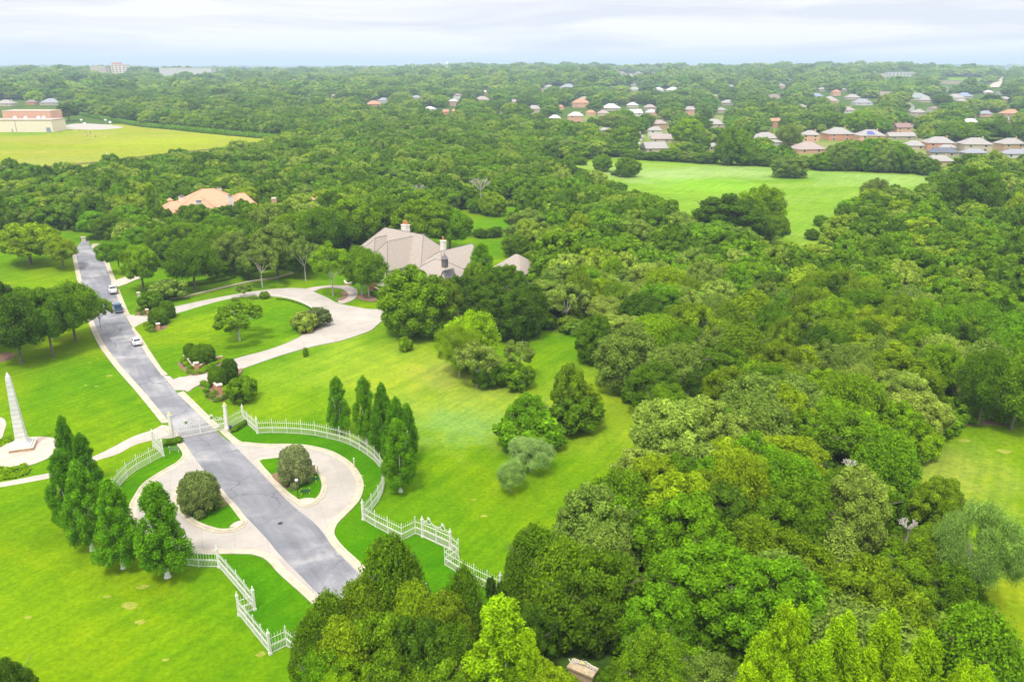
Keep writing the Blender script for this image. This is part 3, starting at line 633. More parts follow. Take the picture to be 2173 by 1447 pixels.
for i in range(3):
    lb = cyp_lobes(150 + i)
    proto('cyp%d' % i, crown_mesh('crown', 250 + i, lb, .125, 84, core=.55, njit=1.0, asp=2.3, up=.7, spread=(.5, 1.26)), trunk_mesh('trunk', 350 + i, 13, .27, 1.6, 'bark_white', 5, .14))
for i in range(2):  # feathery mesquite-like
    rng = np.random.default_rng(170 + i); lb = oak_lobes(170 + i, nl=60, size=(.16, .30), base=.12, open_=.3, flat=.8)
    proto('feather%d' % i, crown_mesh('crown', 270 + i, lb, .085, 72, core=0, njit=1.0, asp=4.0, spread=(.1, 1.45)), trunk_mesh('trunk', 370 + i, 10, .20, 5, 'bark_pale', 8, .2))
for i in range(2):
    proto('dome%d' % i, crown_mesh('crown', 280 + i, dome_lobes(180 + i), .16, 60, core=.84, njit=.7, spread=(.9, 1.16)), trunk_mesh('trunk', 380 + i, 4, .12, 1.5, nlimb=4))
proto('bush0', crown_mesh('crown', 290, oak_lobes(190, 2.0, 3.2, 30, .02, (.22, .34)), .19, 42, njit=.6), trunk_mesh('trunk', 390, 3, .1, 1.2, nlimb=4, fork=.2))
proto('bush1', crown_mesh('crown', 291, oak_lobes(191, 2.0, 3.2, 24, .02, (.26, .36)), .22, 36, njit=.6), trunk_mesh('trunk', 391, 3, .1, 1.2, nlimb=4, fork=.2))
proto('ball', crown_mesh('crown', 292, ball_lobes(192), .11, 90, njit=.5), None)
proto('low0', crown_mesh('crown', 293, np.array([(.5 * cos(i * 2.4) * (i % 4) * .4, .5 * sin(i * 2.4) * (i % 4) * .4, .25, .38, .36) for i in range(10)]), .12, 80, njit=.9, core=.6, spread=(.7, 1.4)), None)
# far, light versions
FAR = bpy.data.collections.new('woodland_kit'); NEARK = bpy.data.collections.new('undergrowth_kit'); FARF = bpy.data.collections.new('distant_kit')
for i in range(6):
    lb = oak_lobes(400 + i, nl=[30, 36, 26, 34, 30, 38][i], size=(.19, .31), base=[.12, .15, .1, .18, .12, .15][i])
    o = bpy.data.objects.new('tree_kit', crown_mesh('tree_kit', 410 + i, lb, .50, 6.0, 'leaf_wild', core=.82, njit=.5)); FAR.objects.link(o)
for i in range(4):
    lb = oak_lobes(430 + i, nl=16, size=(.26, .40), base=.05); o = bpy.data.objects.new('distant_tree_kit', crown_mesh('distant_tree_kit', 440 + i, lb, 1.0, 1.2, 'leaf_wild', core=.9, njit=.5)); FARF.objects.link(o)
for i in range(3):
    lb = oak_lobes(450 + i, 2.4, 3.6, 18, .0, (.26, .38)); o = bpy.data.objects.new('shrub_kit', crown_mesh('shrub_kit', 460 + i, lb, .34, 13, 'leaf_wild', core=.8, njit=.6)); NEARK.objects.link(o)

def tree(kind, base, H, Wd, colour, label, cat='tree', group=None, rz=None, name=None, nh=None, trunkmat=None, seed=[7]):
    """kind: prototype key; base: world point; H height, Wd crown width in metres"""
    seed[0] += 1; rn = random.Random(seed[0] * 31)
    cm, tm = PROTO[kind]
    hh, ww = (13.0, 5.4) if kind.startswith('cyp') else (4.5, 5.0) if kind.startswith('dome') else (3.2, 4.0) if kind.startswith('bush') else (1.1, 1.2) if kind == 'ball' else (.7, 1.8) if kind == 'low0' else (10.0, 10.0)
    nm = name or ('oak_tree' if kind[:3] == 'oak' or kind[:4] in ('open', 'full', 'peak') else 'cypress_tree' if kind[:3] == 'cyp' else 'feathery_tree' if kind[:3] == 'fea' else 'shrub')
    s = Wd / ww; col = C_[colour] if isinstance(colour, str) else colour
    k = rn.uniform(.93, 1.07); col = (col[0] * k * rn.uniform(.95, 1.05), col[1] * k, col[2] * k, 1)
    if tm is None:
        o = bpy.data.objects.new(nm, cm); link(o); o.location = base; o.scale = (s, s, H / hh); o.color = col
        o.rotation_euler = (0, 0, rn.uniform(0, 6.28) if rz is None else rz); return tag(o, label, cat, group)
    r = empty(nm, base, rn.uniform(0, 6.28) if rz is None else rz, label, cat, group, (s, s, H / hh))
    c = bpy.data.objects.new('crown', cm); link(c, r); c.color = col
    t_ = bpy.data.objects.new('trunk', tm); link(t_, r)
    if trunkmat: t_.data = t_.data.copy(); t_.data.materials[0] = MATS[trunkmat]
    return r
def top_at(px, py, H):
    p = P(px, py, H); return Vector((p.x, p.y, 0))
exec_after = []
PLACED = []      # (x, y, radius) of everything the wild wood must keep clear of
def TB(kind, x, y, ytop, wpx, colour, label, group=None, **k):
    b = P(x, y); lo, hi = .3, 40.0
    for _ in range(30):
        m_ = (lo + hi) / 2
        if proj(b.x, b.y, m_)[1] > ytop: lo = m_
        else: hi = m_
    H = lo * .97; Wd = wpx * proj(b.x, b.y, H * .5)[2] / FPX
    PLACED.append((b.x, b.y, Wd * .42)); return tree(kind, b, H, Wd, colour, label, group=group, **k)
def TT(kind, x, ytop, H, Wd, colour, label, group=None, **k):
    b = top_at(x, ytop, H * 1.02); PLACED.append((b.x, b.y, Wd * .42)); return tree(kind, b, H, Wd, colour, label, group=group, **k)

# ------------------------------------------------------------------ trees one can name
G1 = 'cypresses along the curved white fence'
TB('cyp0', 721, 917, 793, 56, (.135, .33, .008), 'tall narrow cypress with white trunk, farthest left behind the curved fence', G1)
TB('cyp1', 778, 940, 791, 58, (.135, .33, .008), 'tall narrow cypress behind the curved fence, second from the left of its row', G1)
TB('cyp2', 817, 968, 806, 62, (.10, .26, .008), 'tall narrow cypress in the middle of the row behind the curved fence', G1)
TB('cyp0', 845, 1000, 836, 66, (.10, .26, .008), 'cypress just behind the nearest one at the bend of the curved fence', G1)
TB('cyp1', 850, 1043, 882, 84, (.135, .33, .008), 'nearest broad cypress with bare white trunk outside the curved fence bend', G1)
TB('cyp2', 868, 975, 850, 50, (.135, .33, .008), 'slim cypress at the right back of the curved fence row', G1)
G2 = 'cypresses between the obelisk and the turning loop'
TB('cyp2', 160, 1040, 876, 62, (.10, .26, .008), 'dark cypress with split tip nearest to the obelisk plaza', G2)
TB('cyp0', 195, 1062, 912, 64, (.10, .26, .008), 'cypress with its foot by the broken end of the walk', G2)
TB('cyp1', 155, 1125, 946, 80, (.10, .26, .008), 'cypress at the left edge of the group beside the obelisk', G2)
TB('cyp2', 196, 1168, 970, 92, (.135, .33, .008), 'broad cypress in the middle of the group left of the loop', G2)
TB('cyp0', 262, 1205, 1008, 100, (.135, .33, .008), 'cypress with white trunk foot standing second from the loop', G2)
TB('cyp1', 356, 1224, 1014, 122, (.135, .33, .008), 'large loose cypress with white foot overlapping the left loop', G2)
TB('cyp0', 8, 492, 398, 48, 'bright', 'bright cypress with white trunk foot at the far end of the upper lawn')
TB('cyp1', 333, 492, 386, 42, 'bright', 'tall light green cypress rising beside the orange roofed mansion')
TB('cyp2', 1022, 622, 512, 78, 'green', 'cone shaped evergreen right of the grey roofed house')
# lawns on the left
TB('oak0', 66, 561, 474, 128, 'yellow', 'broad yellow green tree on the upper left lawn')
TB('oak1', 136, 571, 503, 72, 'yellow', 'smaller light green tree between the yellow one and the road')
G3 = 'dark trees on the lawn left of the road'
TB('oak4', 161, 724, 600, 118, 'mid', 'tree whose crown leans out over the road near the blue pickup', G3)
TB('oak2', 113, 757, 612, 100, 'deep', 'dark tree with pale leaning trunk between two others left of the road', G3)
TB('oak4', 46, 772, 622, 124, 'dark', 'dark tree beside the small mulch bed at the left edge', G3)
TB('oak3', -20, 745, 582, 130, 'dark', 'tallest dark tree at the far left behind the mulch bed', G3)
TB('oak2', 60, 700, 610, 90, 'deep', 'dark round tree at the back of the group left of the road', G3)
TB('open0', 215, 700, 628, 60, 'mid', 'low spreading limb reaching over the asphalt beside the blue pickup', G3)
# right of the road, up to the grey house
G4 = 'garden trees between the road and the two big houses'
TB('oak1', 255, 580, 503, 66, 'green', 'round green tree at the kerb where the tan drive leaves the road', G4)
TB('oak0', 305, 615, 518, 82, 'bright', 'bright green tree above the white pickup', G4)
TB('oak4', 415, 616, 508, 104, 'deep', 'dark feathery tree with twin pale trunks above the grey green bush', G4)
TB('open1', 557, 610, 517, 84, 'grey', 'grey green oak with pale trunk left of three thin ones', G4, trunkmat='bark_pale')
TB('oak3', 590, 588, 470, 100, 'grey', 'tall grey green oak behind the thin pale trunks', G4)
TB('open2', 649, 596, 500, 62, 'grey', 'leaning open oak with pale curved trunk right of the grey green oaks', G4)
TB('open0', 707, 628, 512, 92, 'bright', 'light green oak in the round bed of the house path', G4)
TB('oak4', 768, 626, 522, 70, 'mid', 'left of the two trees in front of the mansion door', G4, trunkmat='bark_pale')
TB('oak4', 783, 630, 528, 74, 'mid', 'right of the two trees in front of the mansion door', G4, trunkmat='bark_pale')
TB('open2', 509, 726, 640, 118, 'mid', 'spreading oak with two pale limbs alone on the oval lawn', trunkmat='bark_pale')
TB('open1', 520, 633, 602, 38, 'grey', 'small thin tree at the back edge of the oval lawn')
for (x, y, yt, wd, c, k, l) in [
    (205, 505, 448, 70, 'green', 'oak2', 'round tree left of the first drive at the far end of the road'),
    (240, 520, 455, 68, 'deep', 'oak0', 'round dark green tree beyond the far end of the road'),
    (285, 520, 462, 70, 'mid', 'oak1', 'tree beyond the bright one above the white pickup'),
    (300, 545, 480, 72, 'green', 'oak3', 'green tree behind the kerb tree of the tan drive'),
    (355, 560, 478, 80, 'deep', 'oak2', 'dark tree with thin trunks below the orange roof'),
    (392, 548, 470, 70, 'mid', 'oak5', 'tree just below the left corner of the orange roof'),
    (450, 570, 480, 84, 'mid', 'oak0', 'tree below the middle of the orange roof'),
    (500, 580, 488, 80, 'grey', 'oak6', 'grey green tree left of the thin trunked oaks'),
    (520, 540, 455, 80, 'deep', 'oak1', 'tree at the right corner of the orange roof'),
    (470, 530, 452, 70, 'green', 'oak3', 'low tree under the chimneys of the orange roof'),
    (575, 535, 432, 84, 'grey', 'oak5', 'tree in front of the detached brick chimney'),
    (625, 545, 452, 90, 'mid', 'oak0', 'tree left of the grey roof, second row'),
    (690, 548, 440, 100, 'deep', 'oak4', 'dark brush like tree left of the grey roofed house'),
    (745, 535, 420, 110, 'mid', 'oak2', 'large tree behind the left end of the grey roof'),
    (820, 510, 425, 96, 'deep', 'oak1', 'tree behind the double chimney of the grey roof'),
    (905, 535, 418, 130, 'mid', 'oak3', 'large oak behind the right half of the grey roof'),
    (955, 535, 440, 90, 'green', 'oak0', 'oak behind the single chimney of the grey roof'),
    (640, 590, 540, 50, 'dark', 'oak4', 'low dark tree behind the thin pale trunks'),
    (530, 590, 540, 60, 'dark', 'oak2', 'low dark tree filling the gap below the grey oaks'),
    (460, 592, 548, 56, 'deep', 'oak5', 'small dark tree right of the twin trunked tree'),
    (600, 560, 500, 70, 'deep', 'oak6', 'shaded tree behind the leaning open oak'),
    (675, 575, 520, 60, 'deep', 'oak1', 'shaded tree left of the light green oak by the house')]:
    TB(k, x, y, yt, wd, c, l, G4)
G5 = 'trees in front of and beside the grey roofed house'
TB('full0', 878, 712, 560, 150, (.175, .305, .010), 'huge yellow green oak in front of the grey roofed house', G5)
TB('full1', 938, 704, 585, 90, 'olive', 'oak pressed against the right of the huge yellow green oak', G5)
TB('full2', 985, 696, 580, 92, 'dark', 'dark oak in front of the low right roof of the house', G5)
TB('full0', 1045, 714, 600, 110, 'dark', 'dark oak right of the house, first of the wood edge', G5)
TB('full1', 1110, 718, 598, 100, 'dark', 'dark oak at the lawn edge between house and wood', G5)
TB('oak3', 1075, 650, 560, 80, 'deep', 'oak between the garage roof and the lawn', G5)
TB('oak0', 1010, 655, 555, 60, 'mid', 'small oak left of the garage roof', G5)
# clumps standing on the central lawn
G6 = 'clumps of trees on the central lawn'
TB('full1', 1000, 785, 656, 108, 'lime', 'yellow lime tree at the top of the left clump on the central lawn', G6)
TB('feather0', 975, 800, 680, 84, 'yellow', 'loose pale tree on the left side of the clump', G6)
TB('open0', 1012, 822, 722, 98, 'pale', 'pale open tree in the middle of the left clump', G6, trunkmat='bark_pale')
TB('open1', 1100, 800, 716, 70, 'grey', 'pale open tree above the right shrub mound of the left clump', G6)
TB('bush0', 1040, 820, 770, 62, 'deep', 'dark shrub mound at the foot of the pale open tree', G6, name='shrub')
TB('bush1', 1096, 823, 768, 66, 'deep', 'dark shrub mound at the right of the left clump', G6, name='shrub')
TB('full2', 1208, 890, 768, 82, 'olive', 'upright olive tree of the right clump on the central lawn', G6)
TB('open1', 1235, 890, 815, 84, 'yellow', 'half bare tree over the shrub mound of the right clump', G6)
TB('bush0', 1222, 914, 838, 104, 'deep', 'round dark shrub mound under the olive tree', G6, name='shrub')
TB('full1', 1120, 938, 834, 98, 'green', 'bright green dome shaped tree left of the olive tree', G6)
TB('bush1', 1122, 946, 870, 124, 'green', 'wide skirt of shrubs under the bright green dome', G6, name='shrub')
TB('feather1', 1125, 1000, 925, 84, (.32, .45, .14), 'pale feathery tree with bare dark limbs below the bright green dome', G6)
TB('feather0', 1085, 1045, 975, 58, (.28, .42, .11), 'thin pale tree leaning left at the wood corner', G6)
TB('bush1', 860, 744, 714, 29, 'bright', 'small light green bush on the lawn below the huge oak', name='shrub')
TB('low0', 649, 756, 738, 15, 'mid', 'tiny sapling on the lawn below the lower drive', name='sapling')
# right field and lower right
TB('feather1', 2050, 1290, 1050, 138, (.25, .40, .085), 'large pale feathery tree at the edge of the right field')
TB('oak4', 2145, 912, 755, 130, 'mid', 'tree with red earth under it at the right edge above the field')
TB('oak4', 2075, 904, 740, 100, 'deep', 'dark tree with pale straight trunk above the right field')
TB('full0', 1900, 960, 850, 100, 'bright', 'bright green tree bulging at the top left of the right field')
TB('bush0', 1945, 972, 905, 90, 'bright', 'low bright shrub touching the right field', name='shrub')
TB('bush1', 1990, 915, 870, 70, 'mid', 'shrub where the wood meets the top of the right field', name='shrub')
TB('bush0', 2035, 1335, 1280, 70, 'mid', 'green shrub beside the red earth at the lower right', name='shrub')
TB('bush1', 1960, 1360, 1300, 90, 'grey', 'grey green shrub behind the lime cypresses', name='shrub')
G7 = 'lime green cypresses at the lower right'
for (x, yt, H, Wd, l) in [(1677, 1268, 17, 4.6, 'tallest left tip of the lime cypresses at the lower right'), (1703, 1275, 16, 4.4, 'second tip right beside the tallest lime cypress'),
                          (1621, 1330, 15, 4.2, 'lime cypress left of and lower than the tallest pair'), (1800, 1288, 16, 5.0, 'lime cypress in the middle of the lower right row'),
                          (1896, 1284, 16, 5.0, 'slender lime cypress third from the right of the row'), (1975, 1330, 15, 5.0, 'lime cypress second from the right of the row'),
                          (2052, 1395, 14, 4.6, 'small rightmost lime cypress near the red earth'), (1592, 1400, 14, 4.6, 'leftmost low lime cypress at the bottom edge'),
                          (1750, 1350, 15, 4.8, 'lime cypress in front of the gap between two taller ones'), (1850, 1360, 15, 4.8, 'nearest lime cypress in the middle of the bottom edge'),
                          (2095, 1405, 13, 4.4, 'rightmost lime cypress cut by the bottom edge'), (1930, 1385, 14, 4.6, 'lime cypress at the bottom edge below the slender one'),
                          (1665, 1400, 14, 4.4, 'lime cypress at the bottom edge below the tallest pair')]:
    TT('cyp%d' % (int(x) % 3), x, yt, H, Wd, 'lime', l, G7, cat='tree', trunkmat='bark')
G8 = 'trees at the bottom centre around the road end'
for (k, x, yt, H, Wd, c, l) in [('peak0', 822, 1138, 14, 8.2, 'deep', 'tall dark tree whose tip rises highest beside the end of the road'),
    ('peak1', 765, 1222, 11, 6.5, 'olive', 'olive tree covering the end of the asphalt'), ('peak2', 692, 1258, 10, 5.6, 'mid', 'dark green tree left of the road end'),
    ('peak0', 658, 1300, 10, 5.2, 'deep', 'dark tree touching the left white fence'), ('peak1', 875, 1230, 11, 6.0, 'yellow', 'yellowish tree right below the tallest dark one'),
    ('oak2', 942, 1262, 10, 6.0, 'olive', 'olive tree right of the road end beside the small white sign'), ('peak2', 985, 1205, 11, 5.0, 'deep', 'narrow dark tree overlapping the last fence panel'),
    ('peak0', 720, 1318, 10, 6.5, 'yellow', 'yellow tipped tree in the second row above the bottom edge'), ('oak5', 805, 1305, 10, 6.5, 'mid', 'round green tree in the centre of the bottom group'),
    ('oak0', 880, 1318, 10, 6.5, 'dark', 'shadowy tree between the road end and the lime cypress'), ('peak1', 960, 1325, 9, 6.0, 'deep', 'dark tree left against the lime cypress'),
    ('oak1', 690, 1378, 8, 5.5, 'green', 'green tree low at the bottom edge near the fence corner'), ('oak3', 730, 1395, 8, 6.5, 'bright', 'bright green tree at the bottom edge'),
    ('oak2', 830, 1390, 8, 6.5, 'deep', 'dark tree at the bottom edge, third from the fence corner'), ('oak5', 925, 1400, 8, 6.0, 'mid', 'tree at the bottom edge left of the lime cypress'),
    ('oak6', 1160, 1412, 7, 6.0, 'yellow', 'yellow green shrubby tree left of the stone pier'),
    ('oak1', 1085, 1425, 7, 6.0, 'bright', 'bright shrubby tree under the lime cypress')]:
    TT(k, x, yt, H, Wd, c, l, G8)
TT('cyp1', 1062, 1258, 14, 7.6, 'lime', 'broad lime green cypress at the bottom centre')
TT('cyp2', 1120, 1330, 11, 4.2, 'lime', 'short lime cypress leaning right of the broad one')
for (k, x, yt, H, Wd, c, l) in [('peak1', 1140, 1110, 12, 8.0, 'deep', 'dark green tree where the zigzag fence meets the wood'), ('peak0', 1195, 1145, 12, 9.0, 'mid', 'full green tree at the wood corner above the leaning bare branches'),
    ('full2', 1275, 1165, 12, 9.0, 'deep', 'dark tree right of the leaning bare branches'), ('oak0', 1125, 1290, 8, 5.0, 'dark', 'dark tree right behind the broad lime cypress'),
    ('full1', 1385, 1345, 9, 6.5, 'mid', 'green tree just right of the stone pier'), ('full0', 1400, 1240, 10, 8.0, 'green', 'fresh green tree in the shade right of the stone pier'), ('oak4', 1370, 1405, 6, 5.0, 'bright', 'brushy bright tree at the bottom edge right of the stone pier'),
    ('oak1', 1440, 1370, 8, 7.0, 'mid', 'green tree at the bottom edge between pier and lime cypresses'), ('oak0', 1510, 1400, 8, 6.5, 'grey', 'grey green tree at the bottom edge left of the lime cypresses')]:
    TT(k, x, yt, H, Wd, c, l, G8)
TT('full1', 8, 1395, 8, 4.2, 'dark', 'dark tree cut off by the lower left corner of the photo')
TT('bush0', 1205, 1432, 1.6, 2.6, 'bright', 'small bright bush against the left foot of the stone pier', name='shrub')
TT('bush1', 1292, 1428, 2.0, 3.0, 'deep', 'dark bush against the right foot of the stone pier', name='shrub')
TB('bush0', 1041, 1270, 1222, 22, 'dark', 'ivy covered bush at the end of the right white fence', name='shrub')
TB('bush1', 1066, 1276, 1230, 24, 'dark', 'dark bush touching the last fence pickets', name='shrub')
for (k, x, y, yt, wd, c, l) in [('full0', 1020, 504, 484, 34, 'deep', 'dark low shrub row across the clearing behind the grey roof'), ('full1', 1050, 503, 480, 36, 'deep', 'bush right of the dark low one across the clearing'), ('full2', 972, 500, 452, 60, 'mid', 'tree at the left side of the clearing behind the mansion'),
                                ('full0', 1120, 520, 440, 90, 'grey', 'willowy tree at the right side of the clearing'), ('full1', 1095, 545, 495, 50, 'mid', 'tree between the clearing and the garage roof'), ('full2', 1045, 458, 405, 56, 'yellow', 'yellow green tree at the back of the small clearing'), ('full1', 1010, 452, 418, 40, 'green', 'fresh green tree at the back left of the small clearing')]:
    TB(k, x, y, yt, wd, c, l)
for i, (x, y, w_, h_, c) in enumerate([(1190, 352, 26, 14, 'green'), (1232, 350, 30, 18, 'mid'), (1305, 372, 22, 10, 'grey'), (1255, 392, 34, 20, 'green'), (1228, 378, 34, 22, 'mid'), (1310, 410, 40, 24, 'mid'), (1352, 430, 44, 26, 'grey'),
                                       (1658, 478, 22, 20, 'green'), (1668, 498, 18, 14, 'olive'), (1722, 508, 34, 24, 'mid'), (1742, 480, 34, 24, 'green'), (1790, 462, 40, 26, 'mid'), (1900, 448, 40, 24, 'deep'), (1948, 436, 40, 26, 'mid')]):
    TB('full%d' % (i % 3), x, y, y - h_, w_, c, 'ragged low %s bush on the edge of the meadow' % dict(green='fresh green', mid='mid green', grey='grey green', olive='olive', deep='dark', yellow='yellow green')[c], 'ragged bushes around the meadow', name='shrub', cat='shrub')
HM0 = [(1237, 1452, 74, 66)]
G11 = 'scrubby trees between the meadow and the houses'
for i, (x, y, yt, wd, c) in enumerate([(1345, 338, 316, 44, 'mid'), (1385, 340, 322, 46, 'deep'), (1425, 342, 314, 48, 'mid'), (1462, 344, 320, 46, 'grey'), (1500, 347, 322, 46, 'mid'), (1548, 350, 268, 66, 'mid'), (1590, 351, 322, 44, 'deep'),
                                   (1632, 353, 325, 46, 'mid'), (1700, 358, 330, 46, 'grey'), (1745, 361, 322, 54, 'mid'), (1785, 362, 304, 60, 'grey'), (1825, 363, 306, 56, 'green'), (1865, 365, 302, 58, 'grey'), (1905, 366, 306, 60, 'mid'), (1942, 367, 322, 46, 'grey'), (1968, 372, 334, 42, 'mid')]):
    TB('full%d' % (i % 3), x, y, yt, wd * 1.1, c, ['low', 'bushy'][i % 2] + ' %s tree in the scrub row between meadow and houses' % {'mid': 'mid green', 'deep': 'dark green', 'grey': 'grey green', 'green': 'fresh green'}[c], G11)
for (x, y, yt, wd, c, l) in [(1325, 322, 268, 64, 'mid', 'round tree at the street end left of the tan bungalow'), (1458, 318, 252, 78, 'bright', 'large round bright tree among the nearest houses'), (1480, 285, 245, 56, 'deep', 'dark tree behind the large round bright one'),
                             (1670, 318, 262, 50, 'grey', 'grey green tree right of the red brick house'), (1820, 290, 234, 72, 'bright', 'tall bright tree behind the solar panel house'), (1762, 280, 236, 60, 'mid', 'tree behind the brick house left of the solar panels'),
                             (2095, 300, 258, 70, 'deep', 'dark tree behind the two storey cream house'), (2035, 296, 256, 66, 'mid', 'tree between the orange brick house and the cream one'), (1300, 280, 240, 66, 'grey', 'broad grey green tree left above the street')]:
    TB('oak%d' % (x % 7), x, y, yt, wd, c, l, 'trees of the suburb')
for (k, x, y, yt, wd, c, l) in [('oak1', 1960, 1250, 1120, 120, 'olive', 'olive tree left against the large pale feathery tree'), ('oak3', 1905, 1330, 1190, 130, 'mid', 'green tree behind the lime cypresses near the right field'), ('oak5', 1995, 1330, 1200, 100, 'deep', 'dark glossy tree below the large pale feathery tree'),
                                ('oak6', 1975, 1130, 1015, 110, 'olive', 'olive tree at the wood edge left of the right field')]: TB(k, x, y, yt, wd, c, l)
for (k, x, y, yt, wd, c, l) in [('full0', 1262, 768, 665, 90, 'deep', 'dark ivy clad tree where the wood bulges into the central lawn'), ('full2', 1330, 835, 690, 120, 'grey', 'tall grey green tree at the wood edge above the right clump'), ('full1', 1385, 876, 765, 100, 'deep', 'dark tree low at the right end of the central lawn'),
                                ('bush0', 1300, 800, 750, 60, 'deep', 'dark shrub at the wood edge below the ivy clad tree'), ('bush1', 1350, 850, 800, 60, 'deep', 'dark shrub at the wood edge right of the grey green tree'), ('oak1', 1415, 905, 815, 90, 'mid', 'green tree at the right tip of the central lawn')]: TB(k, x, y, yt, wd, c, l)
# right clump by the meadow
G9 = 'trees standing in the meadow'
TB('full0', 1540, 512, 410, 175, 'dark', 'big dark round tree at the near end of the meadow', G9)
TB('full1', 1610, 505, 390, 95, 'bright', 'bright tree behind the right side of the big dark one', G9)
TB('oak1', 1635, 520, 450, 60, 'mid', 'small tree right of the big dark one by the meadow', G9)
TB('full2', 1673, 377, 330, 66, 'grey', 'low round grey green tree on the far side of the meadow', G9)
TB('full1', 1852, 444, 376, 52, 'grey', 'upright tree at the right end of the meadow', G9)
TB('full1', 1330, 376, 333, 48, 'mid', 'brush like tree at the left end of the meadow', G9)
TB('full0', 1278, 364, 325, 46, 'mid', 'tree beside the brush like one at the left meadow end', G9)
TB('oak0', 1208, 362, 328, 28, 'bright', 'small bright tree at the left tip of the meadow', G9)
TB('bush0', 1675, 535, 512, 42, 'yellow', 'low yellow bush at the near tip of the meadow', G9, name='shrub')
TB('full2', 2050, 472, 350, 120, 'deep', 'tall vine draped tree with dark hollow right of the meadow', G9)
TB('oak2', 147, 258, 221, 50, 'dark', 'lone dark round tree on the school lawn')
TB('oak0', 77, 228, 193, 36, 'lime', 'bright lime tree behind the school car park')
# ------------------------------------------------------------------ shrubs at the entrances
G10 = 'shrubs at the driveway entrances'
def SB(kind, x, y, yt, wd, c, l): TB(kind, x, y, yt, wd, c, l, G10, name='shrub', cat='shrub')
SB('dome0', 405, 762, 727, 26, 'deep', 'round clipped shrub behind the small corner pillar of the lower drive')
SB('dome1', 432, 770, 730, 52, 'deep', 'broad clipped shrub behind the brick wall of the lower drive')
SB('dome0', 489, 806, 759, 35, 'dark', 'dark clipped shrub at the near side of the lower drive')
SB('dome1', 463, 816, 777, 37, 'deep', 'clipped shrub in front of the darker one by the lower drive')
TB('bush0', 516, 850, 800, 64, 'mid', 'round small tree on the lawn above the white fence', G10, name='shrub')
TB('bush1', 357, 636, 592, 68, 'grey', 'big grey green bush by the upper drive', G10, name='shrub')
SB('bush0', 322, 655, 618, 48, 'deep', 'dark bush left of the grey green one by the upper drive')
SB('dome0', 338, 690, 652, 40, 'deep', 'clipped shrub beside the brick pier of the upper drive')
SB('dome1', 357, 676, 637, 32, 'deep', 'clipped shrub behind the first one at the upper drive')
SB('bush0', 690 - 15, 700 - 8, 651, 50, (.17, .22, .08), 'light wispy bush at the tip of the oval lawn')
SB('bush1', 646, 703, 660, 50, 'pale', 'pale bush on the oval lawn near the drive bend')
SB('bush0', 562, 634, 618, 22, 'olive', 'small round bush where the low wall starts on the oval lawn')
SB('dome0', 427, 1085, 1001, 84, (.185, .245, .07), 'large clipped flowering bush on the left loop island')
SB('dome1', 629, 1026, 944, 68, (.26, .30, .13), 'large clipped bush with pale flowers on the right loop island')
bx = [(390, 771), (396, 778), (404, 786), (430, 793), (437, 789), (444, 785), (451, 781), (432, 818), (440, 824), (447, 818), (438, 833), (296, 662), (303, 660), (315, 702), (322, 700), (312, 694)]
for i, (x, y) in enumerate(bx):
    TB('ball', x, y, y - 12, 15, 'bright' if i % 2 else 'green', ['small boxwood ball by the brick pillars of the lower drive', 'small boxwood ball by the brick piers of the upper drive'][i > 10], ['boxwood balls at the lower drive', 'boxwood balls at the upper drive'][i > 10], name='boxwood_ball', cat='shrub')
for i, (x, y) in enumerate([(415, 795), (405, 793), (452, 846), (462, 852), (474, 848), (444, 842), (456, 836), (483, 842), (305, 668), (324, 706), (500, 640), (540, 636)]):
    TB('low0', x, y, y - 9, 17, 'grey', 'low grey green perennial in a mulch bed by the drive entrances', 'perennials in the entrance beds', name='perennial', cat='plant')
for i in range(15):
    t = i / 14; x = 588 + 74 * t; y = 637 + 22 * t ** 1.8
    TB('ball', x, y, y - 5, 6, 'deep', 'tiny clipped shrub in the curved row along the low wall of the oval lawn', 'tiny clipped shrubs along the oval lawn wall', name='clipped_shrub', cat='shrub')
for nm, pts in (('bed', [(386, 766), (400, 762), (412, 790), (455, 776), (472, 770), (466, 782), (424, 797), (402, 796), (378, 776)]), ('bed', [(425, 818), (436, 808), (452, 812), (470, 836), (486, 834), (488, 842), (470, 853), (448, 850), (436, 836)]),
                ('bed', [(308, 690), (330, 686), (352, 690), (354, 698), (335, 704), (316, 704)]), ('bed', [(290, 652), (316, 658), (322, 670), (300, 672), (290, 666)]), ('bed', [(505, 787), (514, 783), (513, 792), (500, 800)]), ('bed', [(640, 700), (680, 692), (664, 706), (640, 712)])):
    sheet(nm, pts, 'mulch', .24 if pts[0][1] != 818 else .045, 0)

# ------------------------------------------------------------------ brick entrance walls and pillars
def pillar(x, y, w_, h, label, mat='brick', cap='cream_stone', group='brick pillars at the entrances', rz=.5, name='brick_pillar'):
    r = empty(name, P(x, y), rz, label, 'pillar', group)
    MB().box((0, 0, h / 2), (w_, w_, h)).obj('shaft', mat, r); MB().box((0, 0, h + .08), (w_ + .22, w_ + .22, .16)).box((0, 0, h + .2), (w_ + .05, w_ + .05, .08), 0, .7).obj('cap', cap, r)
def lowwall(name, pts, h, th, mat, label, cat='wall', capm='cream_stone'):
    w_ = W(pts, 5); r = empty(name, w_[0], 0, label, cat); loc = [p - w_[0] for p in w_]
    a = offset(loc, th / 2, False); b = offset(loc, -th / 2, False); MB().strip(a, b, 0, h).obj('wall', mat, r)
    a = offset(loc, th / 2 + .05, False); b = offset(loc, -th / 2 - .05, False); MB().strip(a, b, h, h + .08).obj('coping', capm, r)
pillar(418, 785, .8, 1.5, 'brick pillar with stone cap between the boxwoods of the lower drive')
pillar(394, 764, .5, 1.0, 'small brick pillar at the far corner of the lower drive bed')
pillar(468, 834, .8, 1.7, 'tall brick pillar nearest to the white fence')
pillar(444, 808, .5, 1.0, 'small brick pillar hidden beside the near side of the lower drive')
